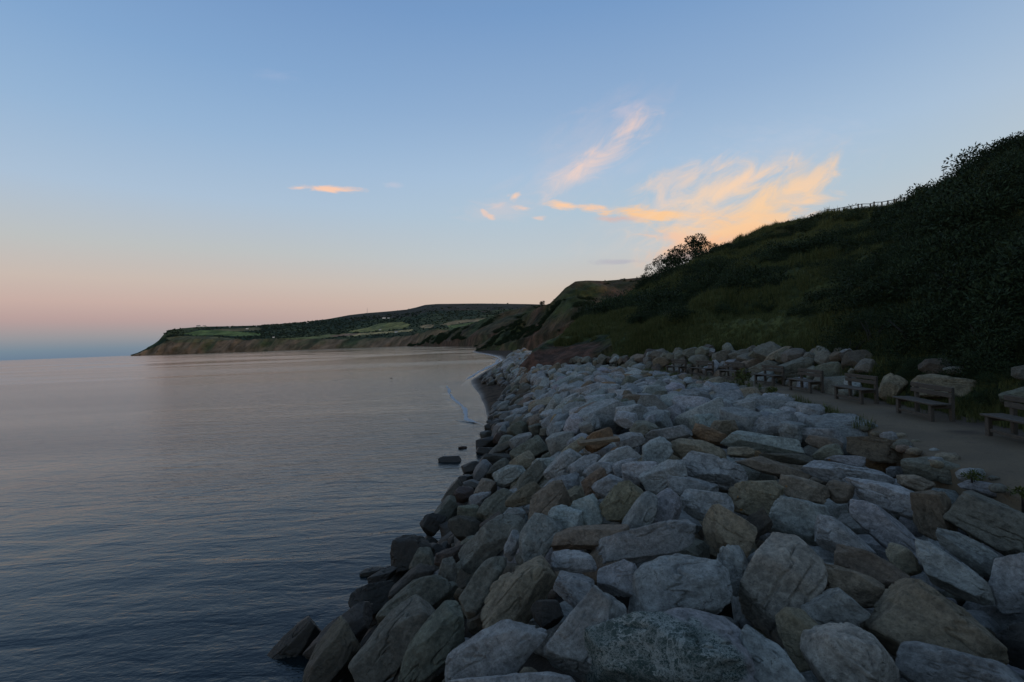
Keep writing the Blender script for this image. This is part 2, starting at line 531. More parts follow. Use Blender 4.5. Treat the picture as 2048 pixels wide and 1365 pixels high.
def plain(name, col, rough=.85, var=.35, scale=8.0, stretch=(1, 1, 1)):
    m, t, b = material(name)
    oc = t.new('ShaderNodeTexCoord').outputs['Object']
    n = t.noise(t.mapping(oc, scale=stretch), scale, 5, .65)
    lo = tuple(x * (1 - var) for x in col) + (1,); hi = tuple(min(1, x * (1 + var)) for x in col) + (1,)
    t.l.new(t.mix(t.maprange(n, .35, .65), lo, hi), b.inputs['Base Color']); b.inputs['Roughness'].default_value = rough
    bump(t, b, n, .5, .01)
    return m


M_TIMBER = plain('weathered_timber', (.074, .060, .044), .85, .35, 9.0, (1.0, 12, 12))
M_FENCE = plain('fence_timber', (.06, .05, .04), .9, .3, 6.0)
M_BARK = plain('bark', (.030, .024, .017), .9, .4, 12.0)
M_RUST = plain('old_driftwood', (.19, .13, .075), .9, .45, 7.0, (1, 8, 8))
M_WALL = plain('rendered_wall', (.80, .77, .70), .9, .08, 2.0)
M_ROOF = plain('slate_roof', (.12, .10, .09), .8, .2, 2.0)
M_STEEL = plain('galvanised_steel', (.22, .22, .23), .6, .1, 2.0)
M_FEATHER = plain('dark_feather', (.022, .022, .024), .8, .2, 12.0)

# ------------------------------------------------------------------ the lie of the land (X right, D ahead)
def lerp_fn(pts):
    a = np.array(pts, float)
    return lambda d: np.interp(d, a[:, 0], a[:, 1])


BENCH_PX = [(1333, 746.5), (1381, 751), (1438.6, 757.5), (1509, 768), (1578, 780), (1669, 798), (1792, 827), (1970, 872)]
PATH_Z = 3.1
BENCH = [on_z(x, y, PATH_Z) for x, y in BENCH_PX]
_b = sorted([(p[1], p[0]) for p in BENCH])
bench_x = lerp_fn([(-20, 9.6), (2, 9.75)] + _b + [(37, 8.6), (41, 5.0), (44, 2.0)])
_pl = [(on_z(x, y, PATH_Z)) for x, y in [(2046, 985), (1945, 948), (1850, 908), (1770, 868), (1700, 840), (1620, 810), (1560, 791), (1500, 775), (1440, 764), (1380, 756), (1310, 745)]]
path_l = lerp_fn([(-20, 6.2), (3, 6.4)] + sorted([(p[1], p[0]) for p in _pl]) + [(37, 8.1), (40, 5.5)])
hill_x = lambda d: bench_x(d) + np.interp(d, [-20, 16, 20, 34, 40], [1.0, 1.0, .95, .95, .4])
crest_x = lerp_fn([(-20, -1.2), (0, -.7), (4.3, -.1), (6, .5), (11, 1.75), (16, 2.9), (23, 3.7), (33, 4.0), (42, 2.2), (55, 1.6), (70, 1.2), (90, .5)])
crest_z = lerp_fn([(-20, 2.95), (40, 2.95), (50, 3.2), (60, 3.6), (90, 3.6)])
_w = [on_z(x, y, .05) for x, y in [(548, 1340), (625, 1265), (695, 1200), (775, 1118), (835, 1062), (880, 1015), (908, 975), (930, 945), (947, 915), (960, 885), (966, 860)]]
water_x = lerp_fn([(-20, -5.6), (2, -5.0)] + sorted([(p[1], p[0]) for p in _w]) + [(40, -1.6), (50, -.9), (56, -1.9), (61, -4.2), (70, -4.6), (80, -4.0), (92, -2.5)])


def armour_z(x, d):
    wx, cx, cz = water_x(d), crest_x(d), crest_z(d)
    tt = (x - wx) / (cx - wx)
    slope = .1 + (cz - .1) * np.minimum(tt, 1.0)
    k = np.clip((tt - .8) / .4, 0, 1)
    return np.where(tt < 0, .1 + tt * 1.9, np.where(tt > .8, .1 + (cz - .1) * (.8 + .2 * (1 - (1 - k) ** 2)), slope))


def surf(x, d):
    z = armour_z(x, d)
    pl, hx = path_l(d), hill_x(d)
    z = np.where((x > pl) & (d < 40), PATH_Z, z)
    return np.where((x > hx) & (d < 44), PATH_Z + np.minimum((x - hx) * 1.05, 1.30 * np.interp(d, [32, 40], [1, .4])), z)


def hit(px, py, extra=0.0):
    r = ray(px, py)
    d = np.arange(1.6, 95, .02)
    z = CAMZ + r[2] * d
    s = surf(r[0] * d, d) + extra
    k = np.argmax(z <= s)
    dd = d[k] if (z <= s).any() else 60.0
    return np.array([r[0] * dd, dd, CAMZ + r[2] * dd])


# ------------------------------------------------------------------ sea
nth, nr = 330, 420
th = np.radians(np.linspace(-105, 62, nth)); rr = np.concatenate([[0.8], np.geomspace(2.5, 45000, nr - 1)])
TT, RR = np.meshgrid(th, rr, indexing='ij')
X, Y = RR * np.sin(TT), RR * np.cos(TT)
amp = np.clip(1.2 - RR / 60, 0, 1)
Zw = .035 * amp * fbm2((X * .52 + Y * .86) * .25, (X * .86 - Y * .52), .55, 3, 2)
me = mesh_np('sea', np.stack([X, Y, Zw], -1).reshape(-1, 3), grid_faces(nth, nr)[:, ::-1], M_WATER)
struct('sea', me)

# ------------------------------------------------------------------ beach
def ribbon(name, left, right, n, mcross, zfun, mat, wetfun=None):
    L = np.array(left, float); R_ = np.array(right, float)
    def res(P):
        s = np.concatenate([[0], np.cumsum(np.linalg.norm(np.diff(P, axis=0), axis=1))]); u = np.linspace(0, s[-1], n)
        return np.stack([np.interp(u, s, P[:, k]) for k in range(P.shape[1])], -1)
    L, R_ = res(L), res(R_)
    q = np.linspace(0, 1, mcross)
    P = L[:, None, :] * (1 - q)[None, :, None] + R_[:, None, :] * q[None, :, None]
    Q = np.broadcast_to(q[None, :], P.shape[:2])
    z = zfun(P[..., 0], P[..., 1], Q)
    me = mesh_np(name, np.concatenate([P[..., :2], z[..., None]], -1).reshape(-1, 3), grid_faces(n, mcross), mat)
    return me, P, Q


shore_px = [(950, 880), (968, 858), (968, 838), (962, 812), (950, 790), (934, 772), (930, 763), (950, 750), (985, 731), (1000, 722), (990, 714), (968, 709), (948, 706), (942, 703.5), (962, 700.5), (975, 699)]
shore = [on_z(x, y, 0.0)[:2] for x, y in shore_px]
inland = [(1.5, 28), (2.0, 33), (2.0, 38), (2.2, 44), (2.2, 50), (2.4, 56), (3, 62), (4, 75), (8, 110), (14, 150), (16, 190), (14, 230), (8, 270), (0, 320), (-8, 400), (-14, 480)]
me, P, Q = ribbon('beach', shore, inland, 220, 36, lambda x, y, q: -.10 + 1.15 * q ** .85 + .07 * fbm2(x, y, .25, 5) * np.clip(q * 5, 0, 1), M_SAND)
vcol(me, 'wet', np.repeat(np.clip(1 - Q * 6.5 + .28 * fbm2(P[..., 0], P[..., 1], .5, 9), 0, 1).reshape(-1, 1), 3, 1))
struct('beach', me)

# ------------------------------------------------------------------ ground under the rocks, path
ds = np.concatenate([np.arange(-14, 45, .5), np.arange(45, 96, 1.5)])
xs = np.linspace(0, 1, 40)
GX = np.stack([(water_x(d) - 3) * (1 - xs) + (np.where(d < 43, hill_x(min(d, 43)) + .4, crest_x(d) + 2.0)) * xs for d in ds])
GD = np.repeat(ds[:, None], 40, 1)
GZ = armour_z(GX, GD) - .85 + .12 * fbm2(GX, GD, .8, 21)
GZ = np.where((GX > path_l(GD)) & (GD < 40), np.minimum(GZ, PATH_Z - .35), GZ)
struct('ground', mesh_np('ground', np.stack([GX, GD, GZ], -1).reshape(-1, 3), grid_faces(len(ds), 40), M_SOIL))

pd = np.arange(-14, 38.6, .25)
pq = np.concatenate([[0, .004], np.linspace(.04, 1, 20)])
PX = path_l(pd)[:, None] * (1 - pq) + (hill_x(pd) + .35)[:, None] * pq
PX = PX + (.20 * fbm2(pd[:, None] + 0 * PX, 0 * PX + 3, .9, 4)) * (1 - pq)
PD = np.repeat(pd[:, None], 22, 1)
PZ = PATH_Z + .035 * fbm2(PX, PD, .8, 13) - .10 * np.clip(1 - pq / .06, 0, 1) - 1.3 * (pq < .002)
pme = mesh_np('path', np.stack([PX, PD, PZ], -1).reshape(-1, 3), grid_faces(len(pd), 22)[:, ::-1], M_PATH)
edge = np.clip((pq[None, :] - .62) * 4 + .6 * fbm2(PX, PD, 1.2, 8), 0, 1) * .8
pt = on_z(1930, 866, PATH_Z)                                            # the dark bare patch by the last bench
edge = np.maximum(edge, np.clip(1.3 - np.hypot((PX - pt[0]) / .42, (PD - pt[1]) / .26), 0, 1))
vcol(pme, 'edge', np.repeat(edge.reshape(-1, 1), 3, 1))
struct('path', pme)


# ------------------------------------------------------------------ slopes: hillside, cliffs, headland
def slope(cols, ns, nq, prof, disp, over=1.5, seed=0, smooth=3):
    """cols: list of (toe xyz, ridge xyz); returns grid of points, q"""
    A = np.array([list(a) + list(b_) for a, b_ in cols], float)
    mid = (A[:, :2] + A[:, 3:5]) / 2
    ang = np.arange(len(A))
    u = np.linspace(0, len(A) - 1, ns)
    G = np.stack([np.interp(u, ang, A[:, k]) for k in range(6)], -1)
    for _ in range(smooth):
        G[1:-1] = (G[:-2] + 2 * G[1:-1] + G[2:]) / 4
    q = np.concatenate([np.linspace(0, 1, nq) ** 1.25, np.linspace(1, over, 8)[1:]])
    T, R_ = G[:, None, :3], G[:, None, 3:]
    f = prof(q)[None, :]
    P = np.empty((ns, len(q), 3))
    P[..., 0] = T[..., 0] + (R_[..., 0] - T[..., 0]) * q
    P[..., 1] = T[..., 1] + (R_[..., 1] - T[..., 1]) * q
    P[..., 2] = T[..., 2] + (R_[..., 2] - T[..., 2]) * f
    Q = np.broadcast_to(q[None, :], P.shape[:2])
    P = disp(P, Q)
    return P, Q, u


toe = lambda d: (float(hill_x(d)), d, PATH_Z - .1)
ridge_px = [(1050, 735, 45), (1066, 704, 46), (1090, 688, 51), (1150, 652, 62), (1200, 624, 76), (1260, 592, 98), (1312, 560, 118), (1400, 518, 128),
            (1440, 501, 134), (1500, 471, 138), (1560, 448, 138), (1650, 432, 130), (1720, 422, 118), (1800, 409, 100), (1840, 413, 80), (1890, 389, 56), (1960, 336, 42), (2048, 272, 35)]
toes = [(2.3, 43.6, 2.2), (2.5, 43.2, 2.4), (3.4, 42.6, 2.7), (5.4, 41.2, 3.0), (7.4, 39.5, 3.0), (9.2, 37.4, 3.0), toe(35), toe(32.5), toe(30), toe(27.5), toe(25), toe(22), toe(19.6), toe(17.2), toe(15.6), toe(14), toe(12.3), toe(10.4)]
colsA = [(tt_, at(*rp)) for tt_, rp in zip(toes, ridge_px)]
colsA += [(toe(6), (36, 25, 19.5)), (toe(1), (36, 10, 20)), (toe(-6), (37, -6, 21)), (toe(-14), (40, -22, 23)), ((11, -24, 3), (34, -52, 25)), ((4, -26, 2.5), (14, -60, 27)), ((-6, -24, 1.5), (-8, -58, 27)), ((-17, -26, .0), (-32, -56, 26)), ((-30, -40, -.5), (-50, -75, 24))]  # last columns: unseen land added behind the camera to block the sunset-side sky


def profA(q):
    return np.where(q <= 1, q ** 1.06, 1.0 - .02 * (q - 1))


def dispA(P, Q):
    hor = np.hypot(P[..., 0] - P[:, :1, 0], P[..., 1] - P[:, :1, 1])
    frac = np.clip((P[:, -8:-7, 2] - P[:, :1, 2]) / 12, 0, 1)              # low nose stays low
    bank = np.minimum(hor * 1.15, 2.05) * frac
    P[..., 2] += bank * np.clip(1 - Q, 0, 1) ** .6 * np.clip(1.2 - Q * .8, 0, 1)
    fade = np.clip(hor / 6, 0, 1) * np.clip((1.03 - Q) * 6, .10, 1)
    n = fbm(P * .10, 31, 4) * 2.6 + fbm(P * .42, 37, 3) * .8
    P[..., 2] += n * fade * frac
    P[..., 2] += .35 * fbm(P * .55, 39, 3) * np.clip(hor / 3, 0, 1)
    cd = P[..., 0] - hill_x(P[..., 1])                                     # distance inland from the foot of the bank
    cap = PATH_Z - .35 + np.minimum(np.maximum(cd, -.3) * 1.05, 1.30 * np.interp(P[..., 1], [32, 40], [1, .4])) + np.maximum(cd - 1.8, 0) * .85
    P[..., 2] = np.where((P[..., 1] < 41) & (P[..., 1] > -14) & (cd < 12) & (cd > -2), np.minimum(P[..., 2], cap), P[..., 2])
    return P


PA, QA, uA = slope(colsA, 540, 170, profA, dispA, 1.5)
uA_n = np.broadcast_to(uA[:, None], QA.shape)
grass_c = np.array([.084, .092, .028]); scrub_c = np.array([.020, .030, .012]); clay_c = np.array([.108, .056, .038])
mixg = np.clip(.5 + 1.1 * fbm(PA * .07, 51, 4) + .35 * fbm(PA * .3, 52, 3), 0, 1)
colA = scrub_c + (grass_c - scrub_c) * mixg[..., None]
hpx, hpy = project(np.where(PA[..., 1:2] < 2, np.array([0., 2, 0]) + PA * 0, PA))
clay = np.clip((1232 - hpx) / 30 + 1.2 * fbm(PA * .5, 60, 3), 0, 1) * np.clip(5.6 - PA[..., 2] + 2.4 * fbm(PA * .3, 61, 4), 0, 1) * (PA[..., 1] > 38)
clay = np.maximum(clay, np.clip(fbm(PA * .11, 66, 4) * 3.2 - .9, 0, 1) * .8)
colA = colA + (clay_c - colA) * clay[..., None]
meA = mesh_np('hillside', PA.reshape(-1, 3), grid_faces(*QA.shape)[:, ::-1], M_HILL)
vcol(meA, 'tint', colA.reshape(-1, 3))
struct('hillside', meA)


def hillA(u, q):
    """point on the hillside grid by column parameter and height fraction"""
    i = np.clip(np.interp(u, uA, np.arange(len(uA))), 0, len(uA) - 1.001); j = np.interp(q, QA[0], np.arange(QA.shape[1]))
    j = np.clip(j, 0, QA.shape[1] - 1.001)
    i0, j0 = np.floor(i).astype(int), np.floor(j).astype(int); fi, fj = (i - i0)[..., None], (j - j0)[..., None]
    return (PA[i0, j0] * (1 - fi) * (1 - fj) + PA[i0 + 1, j0] * fi * (1 - fj) + PA[i0, j0 + 1] * (1 - fi) * fj + PA[i0 + 1, j0 + 1] * fi * fj)


def cliff(name, cols, ns, nq, prof, disp, colour, over=1.6, smooth=3, mat=None):
    P, Q, u = slope(cols, ns, nq, prof, disp, over, smooth=smooth)
    me = mesh_np(name, P.reshape(-1, 3), grid_faces(*Q.shape)[:, ::-1], mat or M_CLIFF)
    vcol(me, 'tint', colour(P, Q, u).reshape(-1, 3))
    struct(name, me)
    return P, Q


def bank_profile(q):
    return np.where(q <= 1, .30 * np.clip(q / .08, 0, 1) + .70 * q ** 1.15 * np.clip(q / .08, 0, 1) ** .2, 1 + .01 * (q - 1))


def gully(P, Q, s, a, seed):
    f = np.clip(Q * 6, 0, 1) * np.clip((1.04 - Q) * 7, .10, 1)
    P[..., 2] += a * fbm(P * s, seed, 5) * f
    P[..., 1] += a * 1.6 * fbm(P * np.array([s * 1.6, s, s * .3]), seed + 5, 4) * np.clip(Q * 5, 0, 1) * np.clip((1.04 - Q) * 7, 0.05, 1)
    return P


colsB = []
for x, y, d, td in [(950, 695, 335, 300), (965, 690, 330, 290), (985, 674, 322, 275), (1010, 657, 310, 255), (1040, 638, 292, 240), (1065, 621, 272, 225), (1085, 611, 258, 212), (1100, 606, 248, 205), (1116, 590, 244, 200),
                    (1130, 574, 244, 195), (1150, 563, 246, 190), (1180, 563, 250, 185), (1300, 556, 262, 185), (1440, 548, 275, 190), (1560, 540, 290, 200)]:
    r = ray(x, y)
    colsB.append(((r[0] * td + (2 if x < 1000 else 0), td, .5), at(x, y, d)))


def colB(P, Q, u):
    g = np.clip(.38 + 1.6 * fbm(P * .035, 71, 5) + .5 * fbm(P * .15, 72, 3) + .10 * Q, 0, 1)
    c = np.array([.140, .080, .050]) + (np.array([.060, .070, .024]) - np.array([.140, .080, .050])) * g[..., None]
    dk = np.clip(fbm(P * .05, 75, 4) * 3 - .4, 0, 1)
    return c + (np.array([.016, .024, .010]) - c) * (dk * .8)[..., None]


PB, QB = cliff('cliff', colsB, 260, 90, bank_profile, lambda P, Q: gully(P, Q, .045, 5.0, 81), colB)

colsC = []
for x, y, d, td in [(815, 691.5, 2050, 1900), (835, 687, 1650, 1480), (855, 678, 1450, 1250), (880, 668, 1150, 980), (910, 657, 920, 770), (940, 648, 830, 660), (975, 636, 760, 590), (1010, 623, 720, 540), (1050, 613, 700, 510), (1085, 612, 700, 500), (1140, 612, 720, 500), (1250, 612, 760, 520)]:
    r = ray(x, y)
    colsC.append(((r[0] * td, td, .2), at(x, y, d)))


def colC(P, Q, u):
    g = np.clip(.25 + 1.5 * fbm(P * .016, 91, 5) + 1.1 * (Q - .25), 0, 1)
    c = np.array([.130, .076, .048]) + (np.array([.055, .068, .025]) - np.array([.130, .076, .048])) * g[..., None]
    dk = np.clip(fbm(P * .014, 95, 4) * 3.4 - .3, 0, 1) * np.clip(Q * 3, 0, 1)
    return c + (np.array([.014, .022, .010]) - c) * (dk * .85)[..., None]


PC, QC = cliff('far_cliff', colsC, 260, 80, bank_profile, lambda P, Q: gully(P, Q, .014, 12.0, 97), colC)

# headland: waterline -> cliff top -> fields -> moor
HL = [  # x px, water D, cliff-top y px, skyline y px, skyline D
    (262, 4350, 710.2, 709.8, 4400), (275, 4300, 708.5, 706, 4400), (290, 4280, 702, 699, 4420), (303, 4240, 696, 692, 4440), (318, 4200, 690, 681, 4460), (330, 4180, 684, 667, 4500), (338, 4150, 681, 660.5, 4540),
    (365, 4080, 679, 657, 4650), (400, 3980, 678, 653.8, 4800), (450, 3830, 680, 653, 4900), (510, 3650, 679, 651.5, 4900), (560, 3480, 676, 648.5, 4900), (620, 3280, 678, 643.5, 4900), (660, 3120, 679, 638, 4900),
    (700, 2950, 678, 630.5, 4900), (735, 2780, 677, 626.5, 4900), (780, 2520, 675, 623, 4900), (815, 2250, 672, 619.5, 4900), (835, 2080, 668, 615, 4900), (852, 1900, 664, 610.2, 4900), (875, 1800, 660, 608.3, 4900), (960, 1750, 655, 607.3, 4900),
    (1060, 1750, 650, 608.5, 4900), (1160, 1750, 650, 612, 4900), (1300, 1750, 650, 620, 4900)]
HLa = np.array(HL, float)
nsD, nqD = 620, 150
ux = np.linspace(262, 1300, nsD)
wD, cy_, sy_, sD = [np.interp(ux, HLa[:, 0], HLa[:, k]) for k in (1, 2, 3, 4)]
for arr in (wD, cy_, sD):
    for _ in range(6): arr[1:-1] = (arr[:-2] + 2 * arr[1:-1] + arr[2:]) / 4
q = np.linspace(0, 1, nqD)
PD_ = np.empty((nsD, nqD + 5, 3)); QD = np.empty((nsD, nqD + 5))
for i in range(nsD):
    rc, rs = ray(ux[i], cy_[i]), ray(ux[i], sy_[i])
    dC = wD[i] + min(160, (sD[i] - wD[i]) * .5)
    zC, zS = CAMZ + rc[2] * dC, CAMZ + rs[2] * sD[i]
    zC = max(zC, 2.0)
    dd = np.concatenate([np.linspace(wD[i], dC, 40), np.linspace(dC, sD[i], nqD - 39)[1:], sD[i] + np.array([80, 200, 500, 1000, 2000])])
    k = np.clip((dd - dC) / (sD[i] - dC), 0, 1)
    zz = np.where(dd <= dC, zC * ((dd - wD[i]) / (dC - wD[i])) ** .8 - .5, zC + (zS - zC) * (k ** 1.12))
    # bearing drifts linearly with distance along the same ray
    PD_[i, :, 0] = rc[0] * dd; PD_[i, :, 1] = dd; PD_[i, :, 2] = zz
    QD[i] = np.concatenate([np.linspace(0, .3, 40), np.linspace(.3, 1, nqD - 39)[1:], [1.01, 1.02, 1.03, 1.04, 1.05]])
cl = (QD < .3)
PD_[..., 2] += 7 * fbm(PD_ * .009, 111, 4) * np.clip((1 - QD) * 6, .06, 1) * np.clip(QD * 12, 0, 1)
PD_[..., 1] += 45 * fbm(PD_ * np.array([.012, .004, .003]), 115, 4) * np.clip(QD * 12, 0, 1) * np.clip((1 - QD) * 6, 0, 1)
hx_, hy_ = project(PD_)
wood = np.array([.013, .022, .011]); moor = np.array([.026, .024, .017]); cliffc = np.array([.115, .074, .044]); turf = np.array([.052, .064, .024])
nn = fbm(PD_ * .006, 121, 4)
cD = wood + (np.array([.040, .046, .019]) - wood) * np.clip(.25 + 1.8 * fbm(PD_ * .0035, 125, 4), 0, 1)[..., None]
cD[cl] = (cliffc + (np.array([.036, .042, .018]) - cliffc) * np.clip(.32 + 1.5 * nn + 1.6 * (QD - .22), 0, 1)[..., None])[cl]
top = QD > np.interp(hx_, [262, 640, 700, 830, 1300], [1.3, 1.3, .8, .72, .72])
cD[top] = moor
FIELDS = [  # polygons in the photograph -> fields on the land
    ([(368, 668), (400, 661), (450, 661), (480, 664), (520, 667), (525, 671), (480, 673), (430, 671), (390, 672)], (.058, .085, .026)),
    ([(420, 660), (470, 657.5), (522, 655), (522, 661), (470, 663)], (.070, .066, .030)),
    ([(330, 676), (360, 672), (430, 674), (480, 678), (430, 684), (350, 686)], (.060, .060, .028)),
    ([(560, 678), (620, 674), (650, 670), (700, 667), (720, 662), (690, 671), (650, 677), (590, 680)], (.075, .085, .030)),
    ([(690, 664), (740, 655), (770, 646), (805, 644), (822, 650), (815, 656), (770, 662), (720, 665)], (.095, .098, .032)),
    ([(740, 654), (760, 647), (775, 646), (768, 655), (748, 660)], (.070, .082, .030)),
    ([(672, 671), (720, 667), (780, 663), (826, 659), (822, 663), (760, 668), (700, 673)], (.20, .165, .070)),
    ([(655, 672), (690, 668), (725, 667), (700, 672), (670, 674)], (.115, .080, .048)),
    ([(838, 653), (852, 649), (868, 650), (864, 656), (846, 657)], (.150, .115, .055)),
    ([(880, 650), (910, 642), (940, 639), (972, 636), (975, 641), (930, 646), (895, 651)], (.115, .092, .045)),
    ([(895, 652), (930, 648), (972, 642), (985, 645), (930, 655), (900, 657)], (.062, .085, .026)),
    ([(958, 640), (985, 637), (986, 641), (962, 644)], (.060, .095, .026)),
]


def inpoly(x, y, poly):
    c = np.zeros(x.shape, bool); n = len(poly); j = n - 1
    for i in range(n):
        xi, yi = poly[i]; xj, yj = poly[j]
        cond = ((yi > y) != (yj > y)) & (x < (xj - xi) * (y - yi) / (yj - yi + 1e-9) + xi)
        c ^= cond; j = i
    return c


isfield = np.zeros(hx_.shape, bool)
for poly, colr in FIELDS:
    k = inpoly(hx_, hy_, poly) & (QD < 1)
    cD[k] = np.array(colr) * np.array([1.35, 1.18, 1.25]); isfield |= k
cD *= 1.95
cD *= (1 + .22 * fbm(PD_ * .02, 131, 3))[..., None]
scar = (fbm(PD_ * np.array([.01, .01, .03]), 141, 4) > .18) & (hx_ > 890) & (hx_ < 1010) & (hy_ < 625) & (hy_ > 609)
cD[scar] = (.075, .056, .040)
meD = mesh_np('headland', PD_.reshape(-1, 3), grid_faces(*QD.shape)[:, ::-1], M_FAR)
vcol(meD, 'tint', cD.reshape(-1, 3))
struct('headland', meD)

# ------------------------------------------------------------------ rocks
def icosphere(sub):
    tt_ = (1 + 5 ** .5) / 2
    v = [(-1, tt_, 0), (1, tt_, 0), (-1, -tt_, 0), (1, -tt_, 0), (0, -1, tt_), (0, 1, tt_), (0, -1, -tt_), (0, 1, -tt_), (tt_, 0, -1), (tt_, 0, 1), (-tt_, 0, -1), (-tt_, 0, 1)]
    f = [(0, 11, 5), (0, 5, 1), (0, 1, 7), (0, 7, 10), (0, 10, 11), (1, 5, 9), (5, 11, 4), (11, 10, 2), (10, 7, 6), (7, 1, 8), (3, 9, 4), (3, 4, 2), (3, 2, 6), (3, 6, 8), (3, 8, 9), (4, 9, 5), (2, 4, 11), (6, 2, 10), (8, 6, 7), (9, 8, 1)]
    v = [np.array(p) / np.linalg.norm(p) for p in v]
    for _ in range(sub):
        cache, nf = {}, []
        def m(a, b_):
            k = (min(a, b_), max(a, b_))
            if k not in cache:
                p = v[a] + v[b_]; v.append(p / np.linalg.norm(p)); cache[k] = len(v) - 1
            return cache[k]
        for a, b_, c_ in f:
            ab, bc, ca = m(a, b_), m(b_, c_), m(c_, a)
            nf += [(a, ab, ca), (b_, bc, ab), (c_, ca, bc), (ab, bc, ca)]
        f = nf
    return np.array(v), np.array(f)


ICO = {s: icosphere(s) for s in (1, 2, 3, 4, 5)}


def rock_shape(sub, seed, semi, sharp=None, rough=1.0):
    rng = np.random.default_rng(seed)
    d, f = ICO[sub]
    n = rng.normal(size=(rng.integers(7, 12), 3)); n /= np.linalg.norm(n, axis=1)[:, None]
    n[:, 2] *= .8
    ax = np.array([[1, 0, 0], [-1, 0, 0], [0, 1, 0], [0, -1, 0], [0, 0, 1], [0, 0, -1]], float) + rng.normal(size=(6, 3)) * .22
    n = np.concatenate([n, ax]); n /= np.linalg.norm(n, axis=1)[:, None]
    dist = np.concatenate([rng.uniform(.70, 1.06, len(n) - 6), rng.uniform(.76, .98, 6)])
    p = sharp or rng.uniform(22, 62)
    r = (np.maximum(d @ n.T, 0) / dist) ** p
    r = r.sum(1) ** (-1 / p)
    n2 = rng.normal(size=(160, 3)); n2 /= np.linalg.norm(n2, axis=1)[:, None]
    r2 = ((np.maximum(n2 @ n.T, 0) / dist) ** p).sum(1) ** (-1 / p)
    k2 = np.argsort(-r2)[:rng.integers(5, 12)]                          # break off some of the sharpest corners
    n2 = n2[k2]; d2 = r2[k2] * rng.uniform(.84, .97, len(k2))
    dw = d + .05 * np.stack([fbm(d * 3.0 + 7 * k_, seed % 71 + k_, 2) for k_ in range(3)], -1)
    r = np.minimum(r, 1 / np.maximum((np.maximum(dw @ n2.T, 1e-3) / d2).max(1), 1e-3))
    v = d * r[:, None]
    lo, hi = v.min(0), v.max(0)
    v = (v - (lo + hi) / 2) / ((hi - lo) / 2)
    v = v * np.asarray(semi)
    s = float(np.mean(semi))
    nr_ = v / (np.linalg.norm(v, axis=1)[:, None] + 1e-9)
    off = rng.uniform(0, 50, 3)
    dsp = .06 * fbm(v / s * 1.3 + off, seed % 97, 3) + .03 * fbm(v / s * np.array([.9, 3.2, 2.6]) + off, seed % 89, 3)
    if sub >= 4:
        rid = np.abs(fbm(v / s * np.array([.7, 2.6, 1.8]) + off + 9, seed % 83, 3))
        dsp += -.10 * np.clip(.09 - rid, 0, .09) / .09 * (fbm(v / s * .8 + off, 3, 2) > -.05)
        dsp += .030 * fbm(v / s * 6.0 + off, seed % 79, 3) + (.010 * fbm(v / s * 17.0 + off, seed % 73, 2) if sub > 4 else 0)
    return v + nr_ * (dsp * s * rough)[:, None], f


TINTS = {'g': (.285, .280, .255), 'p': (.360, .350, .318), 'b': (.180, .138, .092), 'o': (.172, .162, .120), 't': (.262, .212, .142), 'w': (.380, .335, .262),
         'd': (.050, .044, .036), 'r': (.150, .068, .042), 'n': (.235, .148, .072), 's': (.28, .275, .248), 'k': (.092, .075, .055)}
NAMES = {'g': 'grey', 'p': 'pale grey', 'b': 'brown', 'o': 'olive-grey', 't': 'tan', 'w': 'speckled cream', 'd': 'dark wet', 'r': 'red-brown', 'n': 'orange-brown', 's': 'green veined', 'k': 'dark brown'}


def tint_of(code, rng):
    c = np.array(TINTS[code]) * rng.uniform(.86, 1.14) * (1 + rng.normal(size=3) * .025)
    return c


